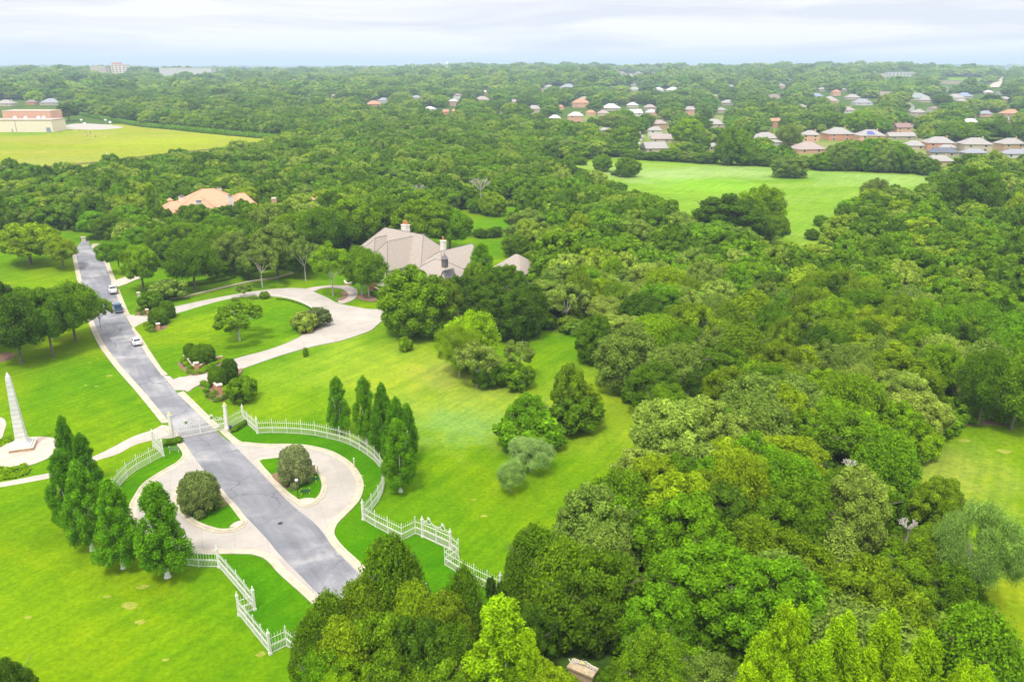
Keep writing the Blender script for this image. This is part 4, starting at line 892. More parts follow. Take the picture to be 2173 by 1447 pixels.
pillar(337, 701, .75, 1.6, 'brick pier on the near side of the upper drive')
pillar(313, 667, .6, 1.2, 'brick pier on the far side of the upper drive')
pillar(296, 636, .7, 1.9, 'pale stone pier by the dark bush above the upper drive', 'cream_stone', name='stone_pier')
pillar(178, 512, 1.4, 1.4, 'pale stone pier where the road ends', 'cream_stone', name='stone_pier')
lowwall('brick_wall', [(395, 764), (401, 768), (407, 777), (417, 784)], .6, .3, 'brick', 'short curved brick wall between the two pillars of the lower drive')
lowwall('brick_wall', [(421, 784), (438, 774), (456, 766), (473, 762)], .7, .3, 'brick', 'long straight brick wall behind the boxwoods of the lower drive')
lowwall('brick_wall', [(445, 809), (450, 816), (458, 826), (467, 833)], 1.1, .3, 'brick', 'curved brick wall leading to the tall pillar near the fence')
lowwall('brick_wall', [(331, 691), (335, 698), (337, 701)], 1.0, .3, 'brick', 'short brick wing beside the pier of the upper drive')
lowwall('garden_wall', [(540, 633), (556, 632), (580, 631), (610, 635), (640, 644), (662, 656), (670, 665)], .45, .35, 'cream_stone', 'low curved tan wall around the back of the oval lawn')
lowwall('garden_wall', [(360, 636), (400, 630), (470, 613), (540, 598), (590, 590), (640, 576)], .35, .4, 'rubble_stone', 'long low rubble edging between the woods and the upper drive lawn')
lowwall('garden_wall', [(731, 600), (736, 606), (748, 604), (758, 599), (770, 604), (790, 612), (806, 620)], .7, .35, 'flagstone', 'low orange stone wall of the mansion forecourt')
pillar(795, 613, 1.0, 1.4, 'squat orange pier of the mansion terrace', 'terracotta', 'terracotta', name='terrace_pier')
pillar(787, 616, .8, 1.2, 'smaller orange pier at the terrace steps', 'terracotta', 'terracotta', name='terrace_pier')

# ------------------------------------------------------------------ white fences
def resample(pts, step):
    d = [0]
    for a, b in zip(pts, pts[1:]): d.append(d[-1] + (b - a).length)
    n = max(1, round(d[-1] / step)); o = []; j = 0
    for i in range(n + 1):
        s = d[-1] * i / n
        while j < len(pts) - 2 and d[j + 1] < s: j += 1
        o.append(pts[j].lerp(pts[j + 1], (s - d[j]) / max(1e-6, d[j + 1] - d[j])))
    return o
def seg_rail(b, p, q, z, h=.05, t=.045):
    d = q - p; L_ = hypot(d.x, d.y); c = (p + q) / 2; b.box((c.x, c.y, z), (L_, t, h), atan2(d.y, d.x))
_fp = MB().box((0, 0, 1.25), (.09, .09, 2.5)).box((0, 0, 2.62), (.13, .13, .05)).tube((0, 0, 2.62), (0, 0, 2.9), .05, .005, 6).mesh('post', 'white_paint')
_bp = MB().box((0, 0, .15), (.36, .36, .3)).box((0, 0, 1.5), (.26, .26, 2.5)).box((0, 0, 2.78), (.34, .34, .08)).box((0, 0, 3.02), (.26, .26, .4), 0, .25).ball((0, 0, 3.28), .07).mesh('pillar_post', 'white_paint')
def fence(runs, label, h=2.35, curved=True, big_ends=(True, True), step=2.6):
    pts = W(runs, 6) if curved else [P(*q) for q in runs]
    o = pts[0].copy(); r = empty('white_fence', o, 0, label, 'fence', 'white picket fences at the entrance'); loc = [p - o for p in pts]
    if curved: ps = resample(loc, step); corner = {0, len(ps) - 1}
    else:
        ps = []; corner = set()
        for a, b in zip(loc, loc[1:]):
            s = resample([a, b], step); corner.add(len(ps)); ps += s[:-1]
        corner.add(len(ps)); ps.append(loc[-1])
    b = MB(); rb = MB()
    for i in range(len(ps) - 1):
        p, q = ps[i], ps[i + 1]
        for z in (.18, 1.02, 1.16, 2.0): seg_rail(rb, p, q, z)
        n = max(2, int((q - p).length / .17))
        for k in range(1, n):
            c = p.lerp(q, k / n); hh = h if k % 2 == 0 else 1.06
            b.box((c.x, c.y, hh / 2 + .04), (.032, .032, hh))
            if k % 2 == 0: b.tube((c.x, c.y, h), (c.x, c.y, h + .16), .04, .004, 4, False)
    b.obj('pickets', 'white_paint', r, fixn=False); rb.obj('rails', 'white_paint', r, fixn=False)
    for i, p in enumerate(ps):
        e_ = i in corner and (0 < i < len(ps) - 1 or (i == 0 and big_ends[0]) or (i > 0 and big_ends[1]))
        me = _bp if e_ and (curved or i in (0, len(ps) - 1)) else _fp
        if i == 0 and not big_ends[0]: continue
        if i == len(ps) - 1 and not big_ends[1]: continue
        d = ps[min(i + 1, len(ps) - 1)] - ps[max(i - 1, 0)]
        po = bpy.data.objects.new('post', me); link(po, r); po.location = p; po.rotation_euler = (0, 0, atan2(d.y, d.x))
    return r
fence([(484, 911), (517, 893)], 'short straight white fence from the right gate post uphill', curved=False, big_ends=(False, True))
fence([(517, 893), (547, 920)], 'white fence panel coming back from the corner above the small hedge', curved=False, big_ends=(False, True))
fence([(547, 920), (580, 919), (613, 920), (645, 922), (676, 926), (704, 933), (729, 939), (752, 949), (773, 962), (790, 975), (803, 988), (812, 1004), (816, 1024), (812, 1046), (802, 1066), (787, 1086), (771, 1103)],
      'long curved white fence around the right turning loop', big_ends=(False, True))
fence([(771, 1103), (797, 1119), (824, 1133), (853.5, 1148), (882, 1133), (897, 1139.6)], 'V shaped white fence between the curved one and the small side gate', curved=False, big_ends=(False, True))
fence([(956, 1167), (973, 1181), (944, 1199), (975, 1219), (1006, 1236), (1034, 1250), (1062, 1262)], 'zigzag white fence running into the wood right of the side gate', curved=False, big_ends=(True, True))
fence([(364, 934), (327, 948)], 'short white fence behind the clipped hedge at the left gate post', curved=False, big_ends=(False, True))
fence([(327, 948), (347, 968)], 'white fence panel between the two tall posts beside the walk', curved=False, big_ends=(False, True))
fence([(347, 968), (315, 985), (290, 999), (266, 1018), (250, 1038), (236, 1065), (232, 1100), (248, 1138), (290, 1170), (350, 1192), (400, 1201), (440, 1204), (465, 1204)],
      'curved white fence passing behind the cypresses of the left loop', big_ends=(False, True))
fence([(465, 1204), (505, 1250), (541, 1294)], 'straight white fence going down from the left loop', curved=False, big_ends=(False, True))
fence([(541, 1294), (508, 1306)], 'one short cross panel of white fence at the lower left', curved=False, big_ends=(False, True))
fence([(508, 1306), (541, 1347), (574, 1388)], 'white fence stretch with scrolls at the lower left', curved=False, big_ends=(False, True))
fence([(574, 1388), (609, 1371), (632, 1391)], 'last bent white fence panels disappearing under the bottom trees', curved=False, big_ends=(False, True))
# scrollwork helpers
def scroll(b, c, r, a0, a1, ux, th=.035, n=14):
    pts = []
    for i in range(n + 1):
        t = i / n; a = a0 + (a1 - a0) * t; q = r * (1 - .62 * t); pts.append(Vector((c[0] + ux.x * q * cos(a), c[1] + ux.y * q * cos(a), c[2] + q * sin(a))))
    b.path(pts, [th] * (n + 1), 5)
def ornament(parent, org, ux, L_, z):
    b = MB()
    for s in (-1, 1):
        for k, (f, r_) in enumerate(((.22, .34), (.36, .26), (.12, .22))):
            c = org + ux * (L_ * (.5 + s * f * 1.0)); scroll(b, (c.x, c.y, z + r_ * .7), r_, pi * (1 if s > 0 else 0) + .3 * s, pi * (1 if s > 0 else 0) - s * 4.6, ux)
        c = org + ux * (L_ * (.5 + s * .30)); b.tube((c.x, c.y, z), (c.x + ux.x * .35 * s, c.y + ux.y * .35 * s, z + .42), .03, .03, 5)
    c = org + ux * (L_ * .5)
    ring = [Vector((c.x + ux.x * .36 * cos(2 * pi * i / 18), c.y + ux.y * .36 * cos(2 * pi * i / 18), z + .52 + .36 * sin(2 * pi * i / 18))) for i in range(19)]
    b.path(ring, [.045] * 19, 5)
    for s in (-1, 0, 1): b.tube((c.x, c.y, z + .9), (c.x + ux.x * .22 * s, c.y + ux.y * .22 * s, z + 1.32 - .1 * abs(s)), .05, .03, 5)
    b.tube((c.x - ux.x * .25, c.y - ux.y * .25, z + 1.0), (c.x + ux.x * .25, c.y + ux.y * .25, z + 1.0), .05, .05, 5)
    b.obj('scrollwork', 'white_paint', parent, fixn=False)
    d = MB(); d.tube((c.x - ux.y * .03, c.y + ux.x * .03, z + .52), (c.x + ux.y * .03, c.y - ux.x * .03, z + .52), .26, .26, 16); d.obj('medallion', 'sage_board', parent)
def gate(a, bb, nleaf, label, h=2.6, orn=True, name='entrance_gate', group=None):
    o = P(*a); q = P(*bb) - o; r = empty(name, o, 0, label, 'gate', group); L_ = q.length / nleaf; ux = q.normalized()
    for k in range(nleaf):
        s = ux * (L_ * k); fr = MB()
        for z in (.12, .24, 1.15, 1.28, 2.05): seg_rail(fr, s, s + ux * L_, z, .08, .06)
        for t in (.015, .985): c = s + ux * (L_ * t); fr.box((c.x, c.y, h / 2 + .1), (.12, .12, h + .2), atan2(ux.y, ux.x))
        leaf = fr.obj('gate_leaf', 'white_paint', r); n = int(L_ / .14); p = MB()
        for i in range(1, n):
            c = s + ux * (L_ * i / n); hh = 2.05 if i % 2 == 0 else 1.2; p.box((c.x, c.y, hh / 2 + .1), (.04, .04, hh))
            if i % 2 == 0: p.tube((c.x, c.y, 2.05), (c.x, c.y, 2.25), .04, .004, 4, False)
        p.obj('pickets', 'white_paint', leaf, fixn=False)
        if orn: ornament(leaf, s, ux, L_, 2.12 if L_ > 3 else 2.3)
    return r
gate((372, 932), (479, 911), 2, 'double leaf white iron gate with scrollwork closed across the road')
gate((897, 1139.6), (956, 1167), 2, 'small ornamented white side gate right of the V shaped fence', 2.4)
def gate_post(x, y, label):
    r = empty('gate_post', P(x, y), atan2(-.2, 1), label, 'gate post', 'tall white posts of the entrance gate')
    MB().box((0, 0, .25), (.72, .72, .5)).box((0, 0, 2.4), (.46, .46, 4.2)).box((0, 0, 4.52), (.6, .6, .12)).obj('shaft', 'white_paint', r); MB().ball((0, 0, 4.82), .24).obj('finial', 'gold_cap', r)
gate_post(367, 933, 'tall white gate post with gold ball on the left of the road')
gate_post(483, 911, 'tall white gate post with gold ball on the right of the road')

# ------------------------------------------------------------------ obelisk
ob = empty('obelisk', P(50, 950), .35, 'tall pale stone obelisk of stacked blocks on a stepped base', 'obelisk')
b = MB(); jb = MB(); z = 1.5
for i in range(14):
    w0 = 1.55 - .062 * i; b.box((0, 0, z + .38), (w0, w0, .74), 0, (w0 - .055) / w0); jb.box((0, 0, z + .77), (w0 - .09, w0 - .09, .06)); z += .79
b.box((0, 0, z + .45), (.66, .66, .95), 0, .04); b.obj('shaft', 'obelisk_stone', ob); jb.obj('joints', 'joint_dark', ob)
MB().box((0, 0, .72), (2.9, 2.9, .34)).box((0, 0, 1.03), (2.3, 2.3, .30)).box((0, 0, 1.34), (1.85, 1.85, .32)).obj('pedestal', 'obelisk_stone', ob)
MB().box((0, 0, .33), (3.5, 3.5, .5)).obj('plinth', 'rubble_stone', ob); MB().box((0, 0, .57), (3.6, 3.6, .06)).obj('plinth_cap', 'cream_stone', ob)

# ------------------------------------------------------------------ signs, lamp, markers, small hedges
def board(x, y, w_, h, z, label, mat, posts=2, rz=.2, pm='yellow_post', group=None, lines=True):
    r = empty('sign_board', P(x, y), rz, label, 'sign', group); MB().box((0, 0, z), (w_, .06, h)).obj('board', mat, r)
    for s in ((-1, 1) if posts == 2 else (0,)): MB().box((s * w_ * .42, .05, (z + h * .9) / 2), (.09, .07, z + h * .9)).obj('post', pm, r)
board(649, 1052, 1.35, .5, .85, 'dark green sign on two yellow posts in front of the lamp post', 'green_board', group='green signs on the loop islands')
board(671, 1026, 1.0, .38, .85, 'smaller dark green sign on one post near the right tip of the island', 'green_board', 1, 0, group='green signs on the loop islands')
board(421, 1106, 1.1, .4, .85, 'dark sign seen edge on in front of the left island bush', 'green_board', 1, 1.1, group='green signs on the loop islands')
board(370, 962, 1.6, .55, .9, 'pale sage sign on two posts in front of the clipped hedge', 'sage_board', 2, .25, 'cream_stone')
board(901, 1263, .6, .45, 1.5, 'small white sign on a thin post beside the bottom trees', 'white_plain', 1, .3, 'black_metal')
lp = empty('lamp_post', P(633, 1060), 0, 'black lamp post with white lamp head on the right island', 'lamp post')
MB().tube((0, 0, 0), (0, 0, 3.0), .055, .045, 8).tube((0, 0, 0), (0, 0, .35), .10, .08, 8).obj('pole', 'black_metal', lp)
MB().lathe([(.10, 3.0), (.20, 3.12), (.24, 3.3), (.10, 3.4), (.02, 3.45)], n=10).obj('lamp_head', 'white_plain', lp)
def marker(x, y, h, label):
    r = empty('marker_post', P(x, y), 0, label, 'marker post', 'white marker posts by the right loop'); MB().box((0, 0, h / 2), (.16, .16, h)).obj('post', 'cream_stone', r); MB().box((0, 0, h + .05), (.2, .2, .1), 0, .4).obj('cap', 'white_plain', r)
marker(752, 993, 1.7, 'cream marker post on the grass outside the right loop kerb'); marker(675, 1009, 1.8, 'cream marker post at the back of the right island')
pm_ = empty('stone_marker', P(663, 1006), .5, 'square brown stone pier behind the big bush of the right island', 'pier'); MB().box((0, 0, .8), (.9, .6, 1.6)).obj('shaft', 'flagstone', pm_); MB().box((0, 0, 1.66), (1.05, .75, .12)).obj('cap', 'cream_stone', pm_)
bn = empty('keypad_box', P(490, 915), .3, 'small dark violet box on a stand beside the right gate post', 'box'); MB().box((0, 0, .65), (.42, .35, .7)).box((0, 0, 1.05), (.5, .42, .08)).obj('box', 'purple_bin', bn); MB().box((0, 0, .15), (.5, .4, .3)).obj('stand', 'white_plain', bn)
mh = MB().lathe([(.36, .075), (.36, .085), (.3, .092)], P(595, 1111), 20).obj('manhole_cover', 'black_metal', label='round dark manhole cover in the asphalt where the road widens', cat='manhole cover')
def hedge(pts, h, th, label, colour='green', name='hedge', leaf=.14, dens=70):
    w_ = resample([P(*q) for q in pts], th * .55); o = w_[0].copy()
    lb = np.array([(p.x - o.x, p.y - o.y, h * .5, th * .55, h * .55) for p in w_]); m = crown_mesh('hedge', len(lb) + 900, lb, leaf, dens, core=.88, njit=.6)
    q = bpy.data.objects.new(name, m); link(q); q.location = o; c = C_[colour]; q.color = (*c, 1); return tag(q, label, 'hedge')
hedge([(350, 945), (360, 943), (372, 941), (379, 939)], 1.0, 1.4, 'clipped hedge behind the pale sage sign', 'deep')
hedge([(496, 916), (504, 911), (515, 904), (520, 900)], .8, 1.0, 'short clipped hedge inside the fence corner right of the gate', 'deep')
hedge([(436, 784), (450, 778), (462, 773)], .8, 1.0, 'trimmed hedge in front of the long brick wall of the lower drive', 'bright')
hedge([(380, 606), (420, 604), (470, 596), (490, 590)], 1.0, 2.4, 'loose low hedge below the twin trunked tree', 'mid')
hedge([(741, 598), (750, 604)], .9, 1.0, 'short hedge beside the mansion steps', 'deep')
hedge([(784, 624), (800, 632), (812, 636)], .9, 1.0, 'dark hedge below the mansion terrace', 'deep')
# ground cover patch below the obelisk plaza
def ground_cover(name, poly, n, h, colour, label, leaf=.22):
    rng = np.random.default_rng(5); pw = [P(*q) for q in poly]; xs = [p.x for p in pw]; ys = [p.y for p in pw]
    q = np.column_stack([rng.uniform(min(xs), max(xs), n * 3), rng.uniform(min(ys), max(ys), n * 3)]); k = inpoly(q[:, 0], q[:, 1], [(p.x, p.y) for p in pw]); q = q[k][:n]
    c = np.column_stack([q, rng.uniform(.1, h, len(q)) * (0.6 + .4 * np.sin(q[:, 0] * 1.7) * np.sin(q[:, 1] * 1.3))]); nn = unit(rng.normal(size=(len(q), 3)) * .6 + np.array([0, 0, 1]))
    v, f = leaf_quads(rng, c, nn, leaf); o = bpy.data.objects.new(name, np_mesh(name, v, f, 'leaf', rng.uniform(0, 1, len(f)))); link(o); o.color = (*C_[colour], 1); tag(o, label, None, None, 'stuff')
ground_cover('ground_cover', [(-60, 1000), (0, 993), (25, 992), (55, 986), (66, 996), (58, 1008), (30, 1016), (0, 1019), (-60, 1024)], 6000, .5, 'bright', 'leafy ground cover in the bed below the obelisk plaza')
ground_cover('ground_cover', [(-40, 940), (0, 936), (22, 925), (30, 936), (0, 950), (-40, 962)], 3000, .45, 'bright', 'leafy ground cover behind the obelisk plaza')
ground_cover('ground_cover', [(583, 1011), (600, 1008), (618, 1030), (606, 1035)], 900, .35, 'pale', 'pale flowering ground cover beside the right island bush', .14)
ground_cover('ground_cover', [(462, 1062), (469, 1057), (479, 1069), (474, 1074), (463, 1074)], 500, .35, 'pale', 'pale flowering ground cover beside the left island bush', .14)

# ------------------------------------------------------------------ buildings
def hip(b, cx, cy, L_, Wd, ze, zr, h1=None, h2=None, axis='x', over=.5, thick=.25):
    """hip (h>0) or gable (h=0) roof, ridge along axis; closed below the eaves"""
    h1 = Wd / 2 if h1 is None else h1; h2 = Wd / 2 if h2 is None else h2; l, w_ = L_ / 2 + over, Wd / 2 + over
    v = [(-l, -w_, ze), (l, -w_, ze), (l, w_, ze), (-l, w_, ze), (-l + h1, 0, zr), (l - h2, 0, zr), (-l, -w_, ze - thick), (l, -w_, ze - thick), (l, w_, ze - thick), (-l, w_, ze - thick)]
    if axis == 'y': v = [(-y, x, z) for x, y, z in v]
    v = [(x + cx, y + cy, z) for x, y, z in v]
    b.add(v, [(0, 1, 5, 4), (2, 3, 4, 5), (3, 0, 4), (1, 2, 5), (9, 8, 7, 6), (0, 6, 7, 1), (1, 7, 8, 2), (2, 8, 9, 3), (3, 9, 6, 0)]); return b
def ridges(r, cx, cy, L_, Wd, ze, zr, h1, h2, axis='x', over=.5, mat='slate_dark'):
    l, w_ = L_ / 2 + over, Wd / 2 + over; v = [(-l, -w_, ze), (l, -w_, ze), (l, w_, ze), (-l, w_, ze), (-l + h1, 0, zr), (l - h2, 0, zr)]
    if axis == 'y': v = [(-y, x, z) for x, y, z in v]
    v = [Vector((x + cx, y + cy, z + .03)) for x, y, z in v]; b = MB()
    for i, j in ((0, 4), (3, 4), (4, 5), (5, 1), (5, 2)): b.tube(v[i], v[j], .08, .08, 5)
    return b.obj('ridge_cap', mat, r)
def local(r, p):
    d = Vector(p) - r.location; a = -r.rotation_euler[2]; return Vector((d.x * cos(a) - d.y * sin(a), d.x * sin(a) + d.y * cos(a), d.z))
def chimney(r, x, ytop, ybot, zb, w_, mat, pots, potmat='terracotta', name='chimney', capm=None):
    p = P(x, ybot, zb); q = local(r, p); k = FPX / proj(p.x, p.y, zb)[2]; h = (ybot - ytop) / k / .92
    c = MB().box((q.x, q.y, zb + h / 2 - 1.2), (w_, w_ * .8, h + 2.4)).box((q.x, q.y, zb + h + .08), (w_ + .25, w_ * .8 + .25, .18)).obj(name, mat, r)
    for i in range(pots): MB().lathe([(.30, 0), (.26, .5), (.22, 1.0), (.28, 1.05), (.28, 1.15)], (q.x + (i - (pots - 1) / 2) * .62, q.y, zb + h + .16), 10).obj('chimney_pot', potmat, c)
    if capm: MB().box((q.x, q.y, zb + h + .42), (w_ * .8, w_ * .65, .35)).box((q.x, q.y, zb + h + .65), (w_ * .95, w_ * .8, .08)).obj('chimney_cap', capm, c)
    return c
def block(b, x0, x1, y0, y1, z): b.box(((x0 + x1) / 2, (y0 + y1) / 2, z / 2), (x1 - x0, y1 - y0, z))
def window(r, x, y, z, w_, h, side, frame='white_plain', arch=False):
    d = {'f': (0, -1), 'b': (0, 1), 'l': (-1, 0), 'r': (1, 0)}[side]; sx, sy = (w_, .12) if d[0] == 0 else (.12, w_)
    wn = MB().box((x + d[0] * .03, y + d[1] * .03, z), (sx + (.24 if d[0] == 0 else 0), sy + (.24 if d[1] == 0 else 0), h + .24)).obj('window', frame, r)
    MB().box((x + d[0] * .07, y + d[1] * .07, z), (sx, sy, h)).obj('pane', 'glass_dark', wn); return wn
# grey roofed mansion
gh = empty('mansion', (-32.45, 236.25, 0), atan2(-.65, .76), 'large cream house with steep striped grey tan tile roof and orange chimney pots', 'house')
PLACED.append((-32, 234, 17)); PLACED.append((-20, 228, 14))
wb = MB(); block(wb, -14.5, 14.5, -7.2, 7.2, 5.0); block(wb, .3, 9.3, -15.6, -7, 5.2); block(wb, -9, -2, -11, -7, 4.8); block(wb, 12, 22, -5, 12, 4.6); block(wb, 14, 26, -9, 1, 3.9)
wb.obj('wall', 'stucco_white', gh)
rb = MB(); hip(rb, 0, 0, 30, 15, 5.0, 12.6, 7, 7); ridges(rb.obj('roof', 'roof_taupe', gh), 0, 0, 30, 15, 5.0, 12.6, 7, 7)
rb = MB(); hip(rb, 4.8, -6, 18.5, 10, 5.0, 11.8, 5.0, 0, 'y', .5); ridges(rb.obj('roof', 'roof_taupe', gh), 4.8, -6, 18.5, 10, 5.0, 11.8, 5.0, 0, 'y', .5)
rb = MB(); hip(rb, -5.5, -4.5, 13, 8, 4.9, 10.8, 5.0, 0, 'y', .5); ridges(rb.obj('roof', 'roof_taupe', gh), -5.5, -4.5, 13, 8, 4.9, 10.8, 5.0, 0, 'y', .5)
rb = MB(); hip(rb, 17, 2.5, 17.5, 11, 4.6, 9.2, 5.5, .2, 'y', .6); ridges(rb.obj('roof', 'roof_taupe', gh), 17, 2.5, 17.5, 11, 4.6, 9.2, 5.5, .2, 'y', .6)
rb = MB(); hip(rb, 20, -4.5, 13, 10, 3.9, 7.6, 5, 5, 'x', .6); ridges(rb.obj('roof', 'roof_taupe', gh), 20, -4.5, 13, 10, 3.9, 7.6, 5, 5, 'x', .6)
chimney(gh, 861, 479, 494, 11.8, 2.1, 'stucco_white', 3); chimney(gh, 941, 513, 534, 8.4, 1.4, 'stucco_white', 1)
cu = local(gh, P(944, 562, 8.2)); q = MB().box((cu.x, cu.y, 8.7), (1.3, 1.3, 2.4)).obj('cupola', 'slate_dark', gh)
MB().lathe([(1.1, 9.85), (.6, 10.5), (.1, 11.2), (.03, 12.0)], (cu.x, cu.y, 0), 8).obj('cupola_roof', 'slate_dark', q)
cu = local(gh, P(941, 596, 3.6))
b = MB(); b.add([(cu.x - 1.7, cu.y, 2.9), (cu.x + 1.7, cu.y, 2.9), (cu.x, cu.y, 6.2), (cu.x - 1.7, cu.y + 4, 2.9), (cu.x + 1.7, cu.y + 4, 2.9), (cu.x, cu.y + 4, 6.2)], [(0, 1, 2), (3, 5, 4), (0, 2, 5, 3), (1, 4, 5, 2), (0, 3, 4, 1)]); g_ = b.obj('gable', 'siding_white', gh)
b = MB()
for s in (-1, 1): b.add([(cu.x, cu.y - .25, 6.45), (cu.x, cu.y + 4, 6.45), (cu.x + 2.0 * s, cu.y + 4, 2.6), (cu.x + 2.0 * s, cu.y - .25, 2.6), (cu.x, cu.y - .25, 6.25), (cu.x, cu.y + 4, 6.25), (cu.x + 1.9 * s, cu.y + 4, 2.6), (cu.x + 1.9 * s, cu.y - .25, 2.6)], [(0, 1, 2, 3), (4, 7, 6, 5), (0, 3, 7, 4), (3, 2, 6, 7), (1, 5, 6, 2)])
b.obj('gable_roof', 'slate_dark', g_)
MB().box((4.3, -15.65, 2.2), (1.5, .2, 3.2)).obj('door', 'slate_dark', gh)
for s in (-1, 1): MB().box((4.3 + s * 1.25, -15.68, 2.3), (.8, .15, 3.4)).obj('shutter', 'wood_door', gh)
MB().tube((9.45, -15.7, 0), (9.45, -15.7, 5), .09, .09, 6).obj('downpipe', 'wood_door', gh)
window(gh, 9.35, -12, 3.6, 1.0, 1.6, 'r'); window(gh, -5.5, -11.05, 2.6, 1.4, 2.0, 'f'); window(gh, -11.5, -7.25, 2.6, 1.4, 2.0, 'f'); window(gh, 16, -9.05, 2.2, 1.4, 1.6, 'f'); window(gh, 22, -9.05, 2.2, 1.4, 1.6, 'f')
gg = empty('garage', (1.5, 224.5, 0), atan2(-.65, .76), 'detached garage with the same grey tan tile roof right of the mansion', 'garage'); PLACED.append((1.5, 222, 8))
wb = MB(); block(wb, -5.5, 5.5, -5, 5, 3.9); wb.obj('wall', 'stucco_white', gg); rb = MB(); hip(rb, 0, 0, 11, 10, 3.9, 8.2, 5.4, 5.4); rb.obj('roof', 'roof_taupe', gg); window(gg, 0, -5.05, 2, 1.4, 1.5, 'f')
MB().box((-5.55, 0, 1.4), (.15, 4.5, 2.6)).obj('garage_door', 'wood_door', gg)
# orange roofed mansion
om = empty('mansion', (-119.5, 315, 0), .45, 'large house with orange tile hip roofs and pale capped chimneys among the trees', 'house'); PLACED += [(-119, 313, 15), (-128, 308, 10), (-110, 320, 10), (-122, 301, 7)]
wb = MB(); block(wb, -12, 12, -8, 8, 7.6); block(wb, -17, -9, -5, 6, 6.0); block(wb, 9, 16, -6, 7, 6.4); block(wb, -7, 1, -14, -8, 7.0); block(wb, 4, 11, -11, -7, 6.5); wb.obj('wall', 'stucco', om)
for a in ((0, 0, 25, 17, 7.6, 13.6, 11, 11, 'x'), (-13, 0, 11, 12, 6.2, 9.6, 5, 5, 'x'), (12, .5, 10, 14, 6.6, 11, 5, 4, 'x'), (-3, -9, 13, 9, 7.0, 11.4, 4.5, 0, 'y'), (7.5, -6, 11, 8, 6.6, 10, 4, 0, 'y')):
    rb = MB(); hip(rb, *a, .7); ridges(rb.obj('roof', 'roof_orange', om), *a, .7, 'terracotta')
for x, yt, yb, z_, w_ in ((387, 420, 430, 8.6, 2.2), (424, 431, 447, 8.6, 2.3), (467, 402, 413, 10.5, 1.5), (490, 418, 431, 9.2, 1.7)): chimney(om, x, yt, yb, z_, w_, 'stucco_white', 0, capm='slate_dark')
def turret(r, x, y, zb, w_, h, roofm='roof_orange'):
    q = local(r, P(x, y, zb)); c = MB().box((q.x, q.y, zb + h / 2 - 1), (w_, w_, h + 2)).obj('turret', 'stucco', r); MB().lathe([(w_ * .85, zb + h), (w_ * .3, zb + h + w_ * .4), (.05, zb + h + w_ * .6)], (q.x, q.y, 0), 8).obj('turret_roof', roofm, c)
    for s in (-1, 1): MB().box((q.x + s * w_ * .22, q.y - w_ * .5, zb + h * .55), (w_ * .22, .1, h * .6)).obj('opening', 'slate_dark', c)
turret(om, 362, 434, 7.6, 1.6, 1.7)
for x in (-15, -11, -5, -1, 6, 10): window(om, x, (-14.02 if -7 < x < 1 else -11.02 if 4 < x < 11 else -8.02 if abs(x) < 12 else -5.02), 4.2, 1.1, 1.9, 'f')
ow = empty('house', tuple(P(625, 470)), .3, 'low wing with orange roof, brick chimney and small turret deep in the trees', 'house'); PLACED.append((ow.location.x, ow.location.y, 9))
wb = MB(); block(wb, -14, 14, -4, 4, 4); wb.obj('wall', 'stucco', ow); rb = MB(); hip(rb, 0, 0, 28, 8, 4, 6.6, 4, 4); rb.obj('roof', 'roof_orange', ow)
chimney(ow, 583, 425, 441, 7.5, 1.8, 'brick_pale', 0, capm='stucco_white'); turret(ow, 663, 434, 7.4, 1.8, 2.0)
# ---- houses of the suburb
def house(x, yb, wpx, roofc, wall, st, rz, label, depth=.75, gable=False, low=None, solar=False, win=2, far=False, name='house', group='houses of the suburb behind the meadow'):
    p = P(x, yb, 0, far or yb < 260); k = FPX / proj(p.x, p.y, p.z)[2]; Wd = wpx / k * (.92 if yb > 275 else 1.1); dp = Wd * depth; ze = (5.4 if st == 2 else 2.9) * (1 if yb > 275 else 1.25)
    Wd = max(Wd, 7); dp = max(dp, 7); zr = ze + min(Wd, dp) * .26 + .6
    r = empty(name, p, rz, label, 'house', group); r.location = p + Vector((0, dp / 2, 0)); PLACED.append((p.x, p.y + dp / 2, max(Wd, dp) * .5)); HM.append((x, yb, wpx, k * (zr + 1)))
    wb = MB(); block(wb, -Wd / 2, Wd / 2, -dp / 2, dp / 2, ze); wb.obj('wall', wall, r)
    rb = MB()
    if Wd >= dp: hip(rb, 0, 0, Wd, dp, ze, zr, .3 if gable else None, .3 if gable else None)
    else: hip(rb, 0, 0, dp, Wd, ze, zr, .3 if gable else None, .3 if gable else None, 'y')
    rf = rb.obj('roof', 'shingle_' + roofc, r)
    if low:
        wb = MB(); block(wb, -Wd * .1, Wd * .45, -dp / 2 - 5, -dp / 2 + .05, 2.8); wb.obj('garage_wall', 'siding_' + low, r); rb = MB(); hip(rb, Wd * .175, -dp / 2 - 2, Wd * .55, 7, 2.8, 4.6, 3, 3); rb.obj('garage_roof', 'shingle_' + roofc, r)
        MB().box((Wd * .18, -dp / 2 - 5.04, 1.2), (Wd * .35, .08, 2.2)).obj('garage_door', 'white_plain', r)
    if wpx > 22:
        for i in range(win):
            xx = Wd * (-.30 + .55 * i / max(1, win - 1) if win > 1 else -.2)
            window(r, xx, -dp / 2 - .02, ze - 1.2, 1.5, 1.3, 'f')
            if st == 2: window(r, xx, -dp / 2 - .02, 1.6, 1.5, 1.3, 'f')
        MB().box((Wd * .3, dp * .1, zr - .2), (.9, .9, 1.8)).obj('chimney', wall, rf)
    if solar:
        a = dp / 2 + .5; MB().add([(-Wd * .22, -a * .85, ze + (zr - ze) * .17 + .12), (Wd * .12, -a * .85, ze + (zr - ze) * .17 + .12), (Wd * .05, -a * .3, ze + (zr - ze) * .72 + .12), (-Wd * .16, -a * .3, ze + (zr - ze) * .72 + .12)], [(0, 1, 2, 3)]).obj('solar_panel', 'solar', rf)
    return r
HM = list(HM0)
